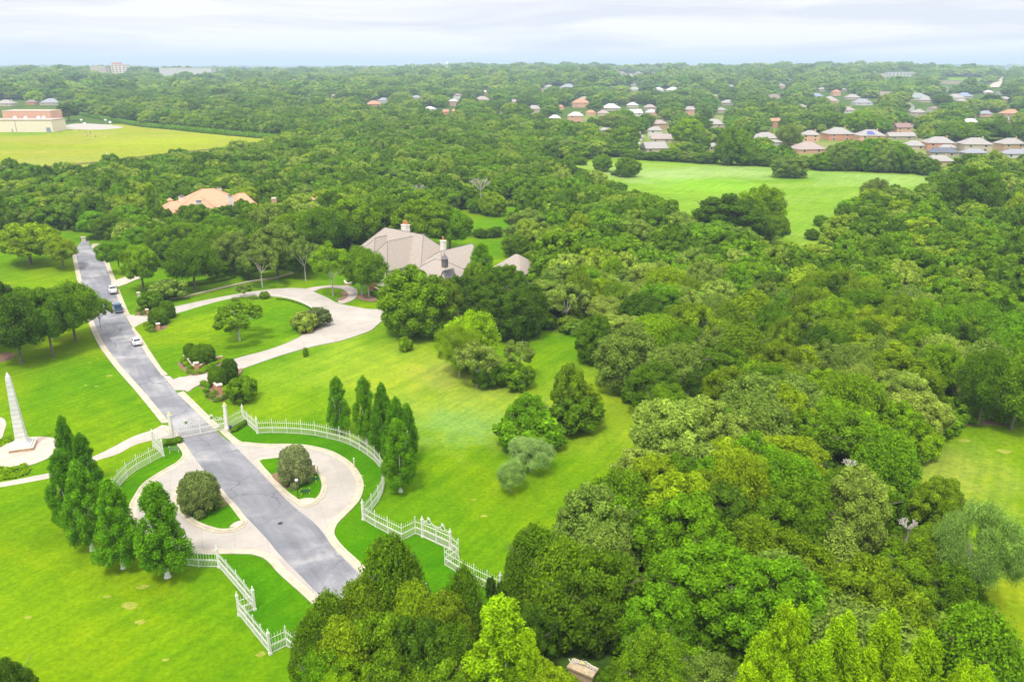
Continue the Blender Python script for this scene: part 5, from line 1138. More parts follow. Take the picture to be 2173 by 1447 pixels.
for a in [
 (1626, 309, 56, 'tan', 'brick', 2, .25, 'two storey red brick house with white garage wing beside the parked car', .7, False, 'white'),
 (1722, 301, 38, 'tan', 'brick_pale', 2, -.15, 'pale roofed two storey brick house, second left of the solar panels'),
 (1719, 326, 66, 'pink', 'brick_pale', 1, .2, 'long low house with reddish brown roof just behind the meadow hedge'),
 (1783, 299, 58, 'tan', 'brick', 2, .05, 'two storey brick house with tan hip roof left of the solar panel one'),
 (1851, 303, 58, 'tan', 'brick_pale', 2, -.05, 'two storey house with blue solar panels on its hip roof', .7, False, None, True),
 (1917, 284, 36, 'red', 'brick_pale', 2, .1, 'dark red roofed house above the pale low roof', .8, True),
 (1914, 297, 62, 'tan', 'siding_sand', 1, .04, 'wide low pale tan roof below the dark red one', .4, True),
 (1945, 318, 44, 'tan', 'siding_cream', 1, -.2, 'small low tan roof left of the orange brick house'),
 (1998, 320, 60, 'tan', 'brick', 2, -.12, 'two storey orange brick house with front gable above the slate roof', .7, False, 'white'),
 (2006, 333, 60, 'slate', 'siding_sand', 1, -.15, 'dark slate hip roof in front of the orange brick house', .5),
 (1997, 352, 58, 'tan', 'siding_peach', 1, -.1, 'peach walled house with a dark window nearest to the meadow', .6, False, None, False, 1),
 (2076, 323, 62, 'tan', 'siding_cream', 2, -.05, 'two storey cream house right of the orange brick one', .7),
 (2070, 334, 50, 'grey', 'siding_sand', 1, .1, 'grey low roof in front of the two storey cream house', .5),
 (2150, 322, 54, 'tan', 'siding_peach', 2, .1, 'beige two storey house at the right edge', .7),
 (2160, 336, 56, 'grey', 'siding_white', 1, 0, 'white walled low house in front of the beige one at the right edge', .5),
 (1390, 324, 52, 'tan', 'siding_cream', 1, .2, 'tan gable roofed bungalow nearest behind the meadow on the left', .8, True),
 (1405, 303, 46, 'pink', 'siding_cream', 1, -.1, 'pinkish roof behind the tan bungalow on the left', .7, True),
 (1516, 320, 27, 'tan', 'siding_sand', 1, .1, 'small tan roof half covered by the big round trees'),
 (1518, 272, 40, 'tan', 'siding_cream', 1, -.2, 'tan multi hip roof in the middle of the suburb'),
 (1233, 229, 32, 'orange', 'brick_pale', 2, 0, 'bright orange roofed house, largest of the orange ones'),
 (1254, 246, 18, 'orange', 'brick_pale', 1, 0, 'small orange roof just below the bright orange one'),
 (1281, 247, 22, 'pink', 'siding_cream', 1, 0, 'pink tan roof right of the small orange one'),
 (1298, 236, 36, 'white', 'siding_cream', 1, 0, 'near white flat looking roof above the pink tan one'),
 (1347, 247, 28, 'white', 'siding_white', 1, .2, 'white gabled house on its own left of the tree cluster', .8, True),
 (1380, 234, 22, 'pink', 'siding_sand', 1, 0, 'pinkish roof behind the white gabled house'),
 (1279, 265, 24, 'grey', 'siding_white', 1, .3, 'pale grey roof below the white and pink roofs'),
 (1546, 224, 24, 'tan', 'siding_sand', 1, 0, 'tan roof left of the large brown roof pair'),
 (1531, 240, 17, 'tan', 'siding_cream', 1, .2, 'narrow tan roof below the one left of the brown pair'),
 (1646, 215, 38, 'brown', 'siding_sand', 1, 0, 'large brown roof in the centre right distance'),
 (1645, 272, 18, 'orange', 'brick', 2, 0, 'tall narrow orange gable behind the red brick house', .8, True),
 (1165, 189, 18, 'tan', 'siding_cream', 1, 0, 'small tan roof far left of the suburb'),
 (1206, 190, 30, 'grey', 'siding_white', 1, 0, 'long pale grey roof far left of the suburb'),
 (1320, 161, 17, 'brown', 'siding_sand', 2, 0, 'brown house leftmost on the far ridge'),
 (1338, 164, 15, 'tan', 'siding_cream', 1, 0, 'tan house lowest on the far ridge'),
 (1355, 161, 15, 'brown', 'siding_cream', 2, 0, 'brown house third from the left on the far ridge'),
 (1388, 160, 12, 'brown', 'siding_sand', 1, 0, 'brown house rightmost on the far ridge'),
 (1347, 195, 24, 'tan', 'siding_cream', 1, 0, 'cream walled long house below the far ridge'),
 (1398, 195, 20, 'white', 'siding_white', 1, 0, 'left one of two white roofs below the far ridge'),
 (1430, 196, 26, 'white', 'siding_white', 1, 0, 'right one of two white roofs below the far ridge'),
 (1735, 209, 22, 'blue', 'siding_white', 1, 0, 'bluish roof right of the large brown roof'),
 (1762, 214, 16, 'tan', 'siding_cream', 1, 0, 'small tan roof right of the bluish one'),
 (1812, 212, 25, 'tan', 'siding_cream', 1, 0, 'tan hip roof left of the violet grey one'),
 (1834, 224, 32, 'grey', 'siding_white', 1, 0, 'violet grey roof with white wall in the right distance'),
 (1876, 208, 36, 'brown', 'siding_sand', 1, 0, 'brown gable roof with white chimney in the right distance', .7, True),
 (1952, 213, 42, 'green', 'siding_cream', 1, 0, 'greenish grey hip roof in the right distance'),
 (1968, 218, 24, 'tan', 'siding_cream', 1, 0, 'tan roof overlapping the greenish grey one'),
 (2031, 213, 32, 'tan', 'siding_cream', 1, 0, 'tan roof left of the bluish slate one in the right distance'),
 (2050, 209, 28, 'blue', 'siding_sand', 1, 0, 'bluish slate roof in the right distance'),
 (1779, 262, 19, 'slate', 'brick_pale', 2, .3, 'orange walled house with dark pointed roof among the suburb trees'),
 (1951, 252, 24, 'tan', 'siding_cream', 2, .5, 'tall tan house half hidden right of the suburb centre'),
 (2063, 268, 30, 'white', 'siding_white', 1, -.4, 'long white roof slanting down among dark trees'),
 (2150, 248, 32, 'orange', 'siding_peach', 1, 0, 'orange yellow roofed house near the right edge'),
 (2140, 262, 18, 'tan', 'siding_peach', 1, .3, 'small house below the orange yellow one near the right edge'),
 (791, 227, 27, 'orange', 'brick_pale', 1, .3, 'orange roof leftmost in the middle distance'),
 (813, 219, 22, 'grey', 'siding_white', 1, 0, 'grey roof just behind the leftmost orange one'),
 (912, 238, 20, 'white', 'siding_white', 1, -.5, 'white roof sloping right between dark crowns'),
 (946, 244, 11, 'orange', 'brick', 1, 0, 'left one of two tiny orange gables', .8, True),
 (966, 243, 11, 'orange', 'brick', 1, 0, 'right one of two tiny orange gables', .8, True),
 (1023, 217, 28, 'pink', 'siding_peach', 1, 0, 'pink roof in the centre distance'),
 (1090, 222, 20, 'pink', 'siding_peach', 1, 0, 'peach roof right of the pink one in the centre'),
 (1063, 242, 15, 'tan', 'siding_cream', 1, 0, 'small tan roof below the peach one'),
 (1178, 258, 22, 'white', 'siding_white', 1, 0, 'pale roof left of the street end'),
 (1189, 233, 14, 'orange', 'brick_pale', 1, 0, 'small orange roof left of the bright orange house'),
 (648, 222, 13, 'white', 'siding_white', 1, 0, 'single pale roof in the left woods'),
 (708, 213, 9, 'pink', 'siding_peach', 2, 0, 'tiny peach wall in the woods left of the centre'),
 (103, 224, 34, 'grey', 'siding_cream', 1, .1, 'grey roofed house by the school car park'),
 (64, 223, 18, 'brown', 'brick', 1, 0, 'small brick house behind the school car park'),
 (8, 226, 30, 'tan', 'siding_cream', 1, 0, 'tan roofed house at the left edge behind the school')]:
    house(*a)
rq = random.Random(21)
for i in range(64):
    if i < 46: x = rq.uniform(1180, 2170); y = 168 + (rq.random() ** 1.1) * 92
    elif i < 56: x = rq.uniform(820, 1200); y = rq.uniform(196, 245)
    else: x = rq.uniform(1240, 1480); y = rq.uniform(225, 300)
    if any(abs(x - h_[0]) < (h_[2] + 24) * .6 and abs(y - h_[1]) < 9 for h_ in HM) or (x > 1840 and y < 185): continue
    wd = max(9, (y - 134) * .21 * rq.uniform(.8, 1.2)); f_ = y < 215
    house(x, y, wd, rq.choice(['tan', 'tan', 'grey', 'white', 'pink', 'brown', 'orange']), rq.choice(['siding_white', 'siding_cream', 'siding_peach', 'brick_pale']), 1 + (rq.random() < .4), rq.uniform(-.4, .4),
          'one of the small unlabelled roofs scattered among the suburb trees'.replace('unlabelled ', 'plain '), group='plain far roofs among the suburb trees', win=1)
# ---- school
sc = empty('school_building', tuple(P(60, 281)), 0, 'long cream school gym with orange upper block and white roof vents', 'school'); PLACED.append((sc.location.x, sc.location.y + 20, 45))
k = 1 / pxm(60, 281); x0, x1 = -90 * k * 1.0, 53 * k
wb = MB(); block(wb, x0, x1, 0, 24, 10.5); wb.obj('wall', 'stucco', sc); wb = MB(); block(wb, x0 - .3, x1 + .3, -.3, 24.3, .7); wq = wb.obj('roof', 'siding_sand', sc); wq.location.z = 10.4
wb = MB(); block(wb, x0, 16 * k, 30, 50, 17.0); wb.obj('upper_wall', 'brick_pale', sc); wb = MB(); block(wb, x0 - .2, 16 * k + .2, 29.8, 50.2, .5); wq = wb.obj('upper_roof', 'siding_cream', sc); wq.location.z = 17.0
for i, (vx, vy) in enumerate(((-44, 16), (-20, 15), (4, 18), (14, 19))): MB().lathe([(1.6, 11), (1.6, 12.2), (1.0, 13), (.1, 13.3)], (vx * k, vy, 0), 10).obj('roof_vent', 'white_plain', sc)
MB().box((44 * k, -.1, 2.2), (9 * k, .2, 4.0)).obj('door', 'shingle_blue', sc); MB().box((-33 * k, -.08, 1.5), (2 * k, .16, 3)).obj('door', 'shingle_grey', sc)
for xx in (-24 * k,): MB().box((xx, -.1, 5.2), (.3, .12, 10.2)).obj('downpipe', 'slate_dark', sc)
def hoop(x, y, label):
    r = empty('basketball_hoop', tuple(P(x, y)), .2, label, 'basketball hoop', 'hoops around the school court'); MB().tube((0, 0, 0), (0, 0, 3.2), .12, .1, 6).obj('pole', 'white_plain', r); MB().box((0, -.6, 3.6), (2.6, .12, 1.7)).obj('backboard', 'white_plain', r)
for x, y, l in ((126, 268, 'hoop closest to the school wall'), (174, 262, 'left hoop at the back of the court'), (181, 270, 'left hoop at the front of the court'), (225, 262, 'right hoop at the back of the court'), (235, 267, 'rightmost hoop on the court')): hoop(x, y, 'white basketball ' + l)
# children on the field
def person_mesh(mat):
    bm = bmesh.new(); pts = dict(hip=(0, 0, .80), ch=(0, 0, 1.15), nk=(0, 0, 1.32), hd=(0, .02, 1.48), lk=(-.12, .06, .45), lf=(-.14, 0, .04), rk=(.12, -.04, .45), rf=(.14, -.12, .04), ls=(-.18, 0, 1.25), le=(-.26, .03, 1.0), lh=(-.24, .14, .78), rs=(.18, 0, 1.25), re=(.27, 0, 1.0), rh=(.25, .1, .78))
    v = {a: bm.verts.new(p) for a, p in pts.items()}
    for a, b_ in (('hip', 'ch'), ('ch', 'nk'), ('nk', 'hd'), ('hip', 'lk'), ('lk', 'lf'), ('hip', 'rk'), ('rk', 'rf'), ('nk', 'ls'), ('ls', 'le'), ('le', 'lh'), ('nk', 'rs'), ('rs', 're'), ('re', 'rh')): bm.edges.new((v[a], v[b_]))
    m = bpy.data.meshes.new('person'); bm.to_mesh(m); bm.free(); o = bpy.data.objects.new('person', m); COL.objects.link(o); md = o.modifiers.new('skin', 'SKIN')
    rad = dict(hip=.14, ch=.15, nk=.07, hd=.11, lk=.07, lf=.05, rk=.07, rf=.05, ls=.07, le=.05, lh=.035, rs=.07, re=.05, rh=.035)
    for i, a in enumerate(pts): m.skin_vertices[0].data[i].radius = (rad[a], rad[a]); m.skin_vertices[0].data[i].use_root = (a == 'hip')
    s = o.modifiers.new('s', 'SUBSURF'); s.levels = s.render_levels = 1; m.materials.append(MATS[mat]); return o
pp = [(163, 280, 'cloth_white', 'dark blue'), (170, 279, 'cloth_dark', ''), (181, 283, 'cloth_dark', ''), (185, 284, 'cloth_red', ''), (188, 284, 'cloth_white', ''), (190, 286, 'cloth_dark', ''), (192, 283, 'cloth_dark', ''), (186, 290, 'cloth_dark', ''),
      (203, 292, 'cloth_dark', ''), (224, 293, 'cloth_white', ''), (147, 278, 'cloth_blue', ''), (151, 279, 'cloth_dark', ''), (129, 281, 'cloth_dark', ''), (110, 283, 'cloth_dark', ''), (66, 285, 'cloth_dark', '')]
pb = {}
lab = {'cloth_white': 'person in white standing on the school field', 'cloth_dark': 'person in dark clothes standing on the school field', 'cloth_red': 'person in red in the middle of the group on the school field', 'cloth_blue': 'person in blue on the grass near the school wall'}
for i, (x, y, m_, _) in enumerate(pp):
    if m_ not in pb: o = pb[m_] = person_mesh(m_)
    else: o = pb[m_].copy(); COL.objects.link(o)
    o.location = P(x, y, .05); o.rotation_euler = (0, 0, i * 1.3); tag(o, lab[m_], 'person', 'people on the school field')
# long field hedge and fence
hp = W([(172, 246), (240, 259), (300, 269), (360, 275), (420, 281), (480, 287), (545, 293), (600, 297)], 4); ho = hp[0].copy(); rs_ = resample(hp, 3.2)
rng = np.random.default_rng(3); lb = np.array([(p.x - ho.x + rng.normal() * .4, p.y - ho.y + rng.normal() * .5, 1.9, 2.6, 2.4 + .5 * rng.random()) for p in rs_])
hd = bpy.data.objects.new('hedge', crown_mesh('hedge', 77, lb, .6, 5, core=.9)); link(hd); hd.location = ho; hd.color = (*C_['green'], 1); tag(hd, 'long dark hedge running along the far side of the school field', 'hedge')
PLH = [(p.x, p.y, 3.5) for p in rs_]; PLACED += PLH
ff = empty('field_fence', tuple(P(100, 356)), 0, 'low dark fence across the near side of the school field', 'fence'); fo = ff.location.copy(); b = MB(); b2 = MB()
fpts = resample(W([(100, 356), (180, 349), (260, 341), (330, 331), (400, 324), (470, 316), (500, 312)], 3), 4)
for i, p in enumerate(fpts):
    q = p - fo; b2.box((q.x, q.y, .6), (.15, .15, 1.2))
    if i: a = fpts[i - 1] - fo; [seg_rail(b, a, q, z_, .22, .06) for z_ in (.25, .6, .95)]
b.obj('rails', 'bark', ff); b2.obj('posts', 'bark', ff)
r = empty('utility_pole', tuple(P(229, 341)), 0, 'white post standing by the low field fence', 'pole'); MB().tube((0, 0, 0), (0, 0, 5.5), .16, .12, 6).box((0, 0, 5.4), (.7, .2, .25)).obj('pole', 'white_plain', r)
# ---- far landmarks
def far_block(name, x0, x1, ytop, ybase, depth, mat, label, cat='building', stories=None, roofm='siding_white', bands='glass_dark', dist=None):
    if dist: xx = ((x0 + x1) / 2 - 1086.5) / FPX * dist * .95; p = Vector((xx, dist, float(terr(xx, dist)))); ybase = proj(p.x, p.y, p.z)[1]
    else: p = P((x0 + x1) / 2, ybase, 0, True)
    k = FPX / proj(p.x, p.y, p.z)[2]; w_ = (x1 - x0) / k; h = (ybase - ytop) / k
    r = empty(name, p, 0, label, cat); PLACED.append((p.x, p.y, w_ * .5)); FARCLR.append((x0 - 3, x1 + 3, ytop, ybase, p.y))
    MB().box((0, depth / 2, h / 2 - 3), (w_, depth, h + 6)).obj('wall', mat, r); MB().box((0, depth / 2, h + .4), (w_ * 1.01, depth * 1.02, .8)).obj('roof', roofm, r)
    if stories:
        n = max(3, int(w_ / 9))
        for j in range(stories):
            for i in range(n): MB().box((-w_ / 2 + w_ * (i + .5) / n, -.1, h * (j + .55) / stories), (w_ / n * .5, .3, h / stories * .4)).obj('window', bands, r)
    return r, w_, h
FARCLR = []
r, w_, h = far_block('office_block', 239, 270, 139.5, 149, 30, 'stucco', 'distant tan office block with reddish penthouse on the left skyline', stories=6, dist=2500)
MB().box((-w_ * .18, 12, h + 3.5), (w_ * .55, 16, 6)).obj('penthouse', 'brick', r)
far_block('warehouse', 340, 450, 146.5, 150.5, 40, 'siding_white', 'very long white flat roofed warehouse on the left skyline', dist=2450)
far_block('warehouse', 195, 226, 142, 146, 30, 'siding_cream', 'smaller pale warehouse left of the office block', dist=2450)
r, w_, h = far_block('unfinished_building', 1884, 1938, 155, 165, 24, 'siding_white', 'long pale three storey building under construction far right', stories=3, bands='shingle_slate')
far_block('shed', 1856, 1882, 158, 165, 20, 'siding_cream', 'low cream shed left of the unfinished building')
far_block('terraced_houses', 1990, 2052, 172.5, 179, 20, 'siding_sand', 'long row of brownish grey roofs in front of the far tan field', roofm='shingle_brown')
def mast(x, yt, yb, label, w_=.8, white=True):
    p = P(x, yb, 0, True)
    if p.y > 2600: xx = (x - 1086.5) / FPX * 2600 * .95; p = Vector((xx, 2600, float(terr(xx, 2600)))); yb = proj(*p)[1]
    k = FPX / proj(p.x, p.y, p.z)[2]; h = (yb - yt) / k; r = empty('radio_mast', p, 0, label, 'mast'); b = MB(); n = 12
    for a in range(3): t = a * 2.094; b.tube((w_ * cos(t) * 1.3, w_ * sin(t) * 1.3, 0), (w_ * .4 * cos(t), w_ * .4 * sin(t), h), .35, .22, 4)
    for j in range(n):
        for a in range(3):
            t = a * 2.094; t2 = t + 2.094; f = j / n; g = (j + 1) / n; q = w_ * (1.3 - .9 * f); q2 = w_ * (1.3 - .9 * g); b.tube((q * cos(t), q * sin(t), h * f), (q2 * cos(t2), q2 * sin(t2), h * g), .14, .14, 3)
    b.obj('tower', 'white_plain', r); return r
mast(470, 117, 148, 'tall thin radio mast on the left skyline', 1.2); mast(876, 134, 150, 'thin mast left of the centre of the skyline', .7); mast(684, 156, 170, 'white pole in the woods left of the centre', .5); mast(1813, 151, 162, 'white mast right of the centre in the far woods', .6)
wt = P(949, 158, 0, True); r = empty('water_tower', wt, 0, 'small distant water tower on the centre skyline', 'water tower'); hh = 25 / (FPX / proj(wt.x, wt.y, wt.z)[2])
MB().tube((0, 0, 0), (0, 0, hh * .75), 1.6, 1.2, 8).obj('leg', 'white_plain', r); MB().lathe([(1.2, hh * .7), (4.2, hh * .8), (4.2, hh * .9), (.5, hh)], n=12).obj('tank', 'white_plain', r)
def far_sheet(name, pts, mat, z=1.0):
    b = MB(); nu, nv = 8, 40; (ax, ay), (bx_, by), (cx, cy), (dx, dy) = pts; vs = []
    for j in range(nv + 1):
        for i in range(nu + 1):
            u, v = i / nu, j / nv; q = P((ax * (1 - u) + bx_ * u) * (1 - v) + (dx * (1 - u) + cx * u) * v, (ay * (1 - u) + by * u) * (1 - v) + (dy * (1 - u) + cy * u) * v, 0, True); vs.append((q.x, q.y, float(terr(q.x, q.y)) + z))
    b.add(vs, [(j * (nu + 1) + i, j * (nu + 1) + i + 1, (j + 1) * (nu + 1) + i + 1, (j + 1) * (nu + 1) + i) for j in range(nv) for i in range(nu)]); return b.obj(name, mat, kind='structure')
far_sheet('highway', [(2095, 187), (2119, 187), (2141, 160), (2129, 160)], 'pad', 1.5)
far_sheet('far_field', [(1985, 173), (2092, 174), (2090, 167), (1998, 166)], 'side_field', 1.5)
CLRFAR = [[(2080, 204), (2132, 204), (2152, 154), (2124, 153)], [(1976, 192), (1990, 164), (2098, 165), (2096, 192)], [(1848, 182), (1853, 160), (1947, 160), (1947, 182)], [(236, 160), (236, 140), (274, 140), (274, 160)], [(330, 158), (330, 146), (455, 146), (455, 158)], [(190, 149), (190, 143), (230, 143), (230, 149)],
          [(1262, 310), (1262, 290), (1300, 284), (1340, 296), (1365, 302), (1345, 314), (1300, 314)], [(-60, 260), (-60, 226), (95, 232), (140, 250), (140, 262)], [(1600, 324), (1600, 314), (1676, 310), (1680, 322)], [(560, 205), (560, 190), (575, 190), (575, 205)]]

# ------------------------------------------------------------------ vehicles
def prof(b, pts, hw, top_in=0.0, z_in=1.0):
    n = len(pts); vs = []
    for s in (-1, 1):
        for x, z in pts: vs.append((x, s * (hw - (top_in if z >= z_in else 0)), z))
    fs = [tuple(range(n)), tuple(range(n, 2 * n))[::-1]] + [(i, (i + 1) % n, n + (i + 1) % n, n + i) for i in range(n)]
    return b.add(vs, fs)
def wheels(r, xs, hw, rad):
    for x in xs:
        for s in (-1, 1):
            w_ = MB().tube((x, s * (hw - .02), rad), (x, s * (hw - .27), rad), rad, rad, 16).obj('wheel', 'tyre', r); MB().tube((x, s * (hw - .01), rad), (x, s * (hw - .1), rad), rad * .6, rad * .6, 12).obj('rim', 'rim', w_)
def bevel(o, w_=.05, seg=2):
    m = o.modifiers.new('bevel', 'BEVEL'); m.width = w_; m.segments = seg; m.limit_method = 'ANGLE'; return o
def pickup(loc, rz, paint, label):
    r = empty('pickup_truck', loc, rz, label, 'pickup truck', 'vehicles parked along the road')
    b = MB(); prof(b, [(-2.85, .55), (-2.85, 1.0), (-1.0, 1.0), (-1.0, 1.22), (1.35, 1.22), (2.6, 1.15), (2.85, .95), (2.85, .5), (2.2, .42), (-2.3, .42)], .97); 
    for s in (-1, 1): b.box((-1.95, s * .90, 1.12), (1.85, .14, .30))
    b.box((-2.82, 0, 1.02), (.12, 1.9, .5)); bevel(b.obj('body', paint, r), .05)
    MB().box((-1.9, 0, 1.02), (1.7, 1.6, .04)).obj('bed_floor', 'black_metal' if paint == 'car_blue' else 'car_silver', r)
    b = MB(); prof(b, [(-1.05, 1.2), (-.85, 1.86), (.75, 1.88), (1.45, 1.22)], .90, .16, 1.5); bevel(b.obj('cab', paint, r), .06)
    MB().add([(-1.03, -.78, 1.34), (-1.03, .78, 1.34), (-.90, .66, 1.78), (-.90, -.66, 1.78)], [(0, 1, 2, 3)]).obj('rear_window', 'glass_dark', r)
    MB().add([(1.40, -.80, 1.30), (1.40, .80, 1.30), (.83, .68, 1.85), (.83, -.68, 1.85)], [(0, 1, 2, 3)]).obj('windscreen', 'glass_dark', r)
    for s in (-1, 1):
        MB().add([(-.85, s * .93, 1.28), (1.1, s * .93, 1.28), (.62, s * .765, 1.78), (-.75, s * .765, 1.78)], [(0, 1, 2, 3)]).obj('side_window', 'glass_dark', r)
        MB().box((-2.88, s * .86, .95), (.06, .16, .42)).obj('tail_light', 'tail_red', r); MB().box((1.05, s * 1.08, 1.32), (.12, .24, .20)).obj('mirror', 'black_metal', r); MB().box((2.86, s * .74, .88), (.06, .36, .22)).obj('headlight', 'chrome', r)
    MB().box((-2.98, 0, .58), (.18, 1.8, .20)).obj('bumper', 'chrome', r); wheels(r, (-1.8, 1.85), .97, .42); return r
def sedan(loc, rz, paint, label, group='vehicles parked along the road'):
    r = empty('parked_car', loc, rz, label, 'car', group)
    b = MB(); prof(b, [(-2.35, .45), (-2.40, .85), (-2.2, 1.02), (-1.5, 1.05), (1.05, 1.0), (2.15, .84), (2.38, .62), (2.35, .35), (1.9, .26), (-2.0, .28)], .92); bevel(b.obj('body', paint, r), .09, 3)
    b = MB(); prof(b, [(-1.75, 1.0), (-.95, 1.42), (.25, 1.45), (1.25, .98)], .84, .18, 1.3); bevel(b.obj('roof', paint, r), .07)
    MB().add([(-1.66, -.70, 1.07), (-1.66, .70, 1.07), (-1.03, .60, 1.405), (-1.03, -.60, 1.405)], [(0, 1, 2, 3)]).obj('rear_window', 'glass_dark', r)
    MB().add([(1.18, -.72, 1.04), (1.18, .72, 1.04), (.36, .60, 1.44), (.36, -.60, 1.44)], [(0, 1, 2, 3)]).obj('windscreen', 'glass_dark', r)
    for s in (-1, 1):
        MB().add([(-1.3, s * .87, 1.06), (1.0, s * .87, 1.04), (.25, s * .70, 1.39), (-.95, s * .70, 1.37)], [(0, 1, 2, 3)]).obj('side_window', 'glass_dark', r)
        MB().box((-2.40, s * .70, .86), (.06, .34, .14)).obj('tail_light', 'tail_red', r); MB().box((.75, s * .98, 1.0), (.12, .2, .14)).obj('mirror', paint, r); MB().box((2.33, s * .68, .68), (.08, .36, .14)).obj('headlight', 'chrome', r)
    wheels(r, (-1.42, 1.42), .92, .34); return r
def heading(x0, y0, x1, y1): a, b = P(x0, y0), P(x1, y1); return atan2(b.y - a.y, b.x - a.x)
pickup(P(240, 620, .08), heading(246, 640, 232, 596), 'car_white', 'white pickup truck parked uphill behind the blue one')
pickup(P(251, 659, .08), heading(262, 676, 248, 640), 'car_blue', 'dark blue pickup truck parked by the upper drive')
sedan(P(290, 729, .08), heading(302, 742, 277, 700), 'car_white', 'white sedan parked at the right kerb nearest to the gate')
pr = sedan(P(1634, 318, .14), .1, 'black_metal', 'dark car parked in front of the red brick house', 'vehicles parked far away')
for i, (x, y, c) in enumerate(((84, 243, 'car_white'), (92, 241, 'car_silver'), (99, 243, 'car_white'), (107, 244, 'car_white'), (42, 231, 'car_silver'), (50, 232, 'car_white'), (33, 230, 'car_red'), (58, 234, 'car_silver'), (76, 240, 'car_red'))):
    q = copy_tree(pr, P(x, y, .14), .2 + .4 * (i % 3), '%s car in the %s of the school car park' % ({'car_white': 'white', 'car_silver': 'silver', 'car_red': 'red'}[c], 'front row' if x > 70 else 'back row'), 'cars in the school car park')
    for ch in q.children:
        if ch.name.split('.')[0] in ('body', 'roof', 'mirror'): ch.data = ch.data.copy(); ch.data.materials[0] = MATS[c]
# ------------------------------------------------------------------ stone pier with iron scrolls, bottom edge
sw = empty('stone_pier', tuple(top_at(1237, 1414, 2.4)), -.55, 'brown stone pier topped with curled white iron scrolls at the bottom edge', 'pier'); PLACED.append((sw.location.x, sw.location.y, 4.5))
MB().box((0, 0, 1.05), (2.6, 1.2, 2.1)).obj('shaft', 'rubble_stone', sw); MB().box((0, 0, 2.22), (2.9, 1.5, .24)).obj('cap', 'flagstone', sw)
b = MB(); ux = Vector((1, 0, 0))
for i in range(4):
    for s in (-1, 1): scroll(b, (s * (.28 + .34 * i), 0, 2.68 + .18 * (3 - i) * .5), .30, 0, s * 4.6, ux * s, .05)
b.tube((-1.4, 0, 2.38), (1.4, 0, 2.38), .03, .03, 5); b.tube((0, 0, 2.38), (0, 0, 3.3), .05, .02, 5); b.obj('iron_scroll', 'white_paint', sw)
MB().ball((0, -.05, 2.9), .16).obj('boss', 'gold_cap', sw)
# ------------------------------------------------------------------ dead trees and bare branches
def dead(x, y, yt, wpx, label, seed, mat='dead_wood'):
    b_ = P(x, y); PLACED.append((b_.x, b_.y, 1)); lo, hi = 1, 20
    for _ in range(20):
        m_ = (lo + hi) / 2
        if proj(b_.x, b_.y, m_)[1] > yt: lo = m_
        else: hi = m_
    H = lo; Wd = wpx * proj(b_.x, b_.y, H)[2] / FPX; r = empty('dead_tree', b_, 0, label, 'tree'); rn = random.Random(seed); b = MB()
    b.path([Vector((0, 0, 0)), Vector((.2, 0, H * .5)), Vector((0, .1, H * .6))], [.25, .18, .14], 6)
    def br(p, d, l, rd, dep):
        if dep == 0 or l < .2: return
        e_ = p + d * l; b.tube(p, e_, rd, rd * .6, 5)
        for _ in range(3):
            d2 = (d + Vector((rn.uniform(-.7, .7), rn.uniform(-.7, .7), rn.uniform(-.25, .5)))).normalized(); br(p.lerp(e_, rn.uniform(.5, 1)), d2, l * .62, rd * .6, dep - 1)
    for k in range(8): a = k * .785 + rn.uniform(-.3, .3); br(Vector((0, 0, H * .6)), Vector((cos(a) * .75, sin(a) * .75, .75)).normalized(), Wd * .30, .12, 4)
    b.obj('branches', mat, r, fixn=False); return r
dead(1020, 445, 378, 62, 'grey white dead tree crown in the woods above the small clearing', 1, 'bark_pale'); dead(884, 440, 392, 44, 'brownish bare tree crown left of the dead white one', 2)
dead(1843, 520, 455, 36, 'bare grey crown in the wood right of the meadow', 3, 'bark_pale'); dead(1215, 520, 474, 30, 'pinkish bare crown in the wood above the garage', 4); dead(1790, 1060, 945, 40, 'small bare grey tree among the dark crowns left of the right field', 5, 'bark_pale')
dead(1195, 1330, 1222, 50, 'leaning bare white branches in the dark wood near the bottom centre', 6, 'bark_pale'); dead(1915, 1180, 1085, 50, 'bare twigs beside the pale feathery tree', 7); dead(1672, 780, 712, 40, 'thin pale dead limbs in the middle of the right wood', 8, 'bark_pale')

# ------------------------------------------------------------------ the wild wood
CLR = [LAWN, [(2092, 1330), (2112, 1285), (2600, 1285), (2900, 3200), (2300, 3200), (2130, 1640)], [(-2500, 1500), (1100, 1500), (1100, 5000), (-2500, 5000)], [(-700, 222), (130, 225), (150, 246), (330, 276), (600, 300), (590, 318), (480, 343), (330, 364), (150, 388), (-700, 395)],
       [(1155, 356), (1180, 345), (1345, 333), (1500, 342), (1650, 352), (1965, 363), (1980, 415), (1900, 452), (1840, 452), (1775, 490), (1745, 525), (1745, 575), (1650, 585), (1615, 540), (1560, 520), (1450, 500), (1420, 470), (1300, 425), (1180, 376)],
       [(1925, 985), (1975, 950), (2005, 905), (2600, 915), (2700, 1500), (2075, 1500), (2050, 1370), (2110, 1300), (2050, 1180), (1960, 1100), (1940, 1040)],
       [(550, 1330), (700, 1200), (900, 1330), (1060, 1260), (1110, 1290), (1110, 1600), (300, 1600)]]
rng = np.random.default_rng(11)
pos = []
d = 52.0
while d < 9500:
    s = 6.9 if d < 330 else 8.2 if d < 520 else 10.0 if d < 800 else d / 72 if d < 1400 else max(19.4, d / 95)
    n = int(R(98) * d / s); az = (np.arange(n) + rng.uniform(-.4, .4, n)) / n * R(98) - R(49); dd = d + rng.uniform(-.45, .45, n) * s
    pos.append(np.column_stack([dd * np.sin(az), dd * np.cos(az), np.full(n, s)])); d += s * .92
pos = np.concatenate(pos); px, py, dp_ = proj(pos[:, 0], pos[:, 1], terr(pos[:, 0], pos[:, 1]))
ok = (px > -160) & (px < 2330) & (dp_ > 40) & (py < 1750)
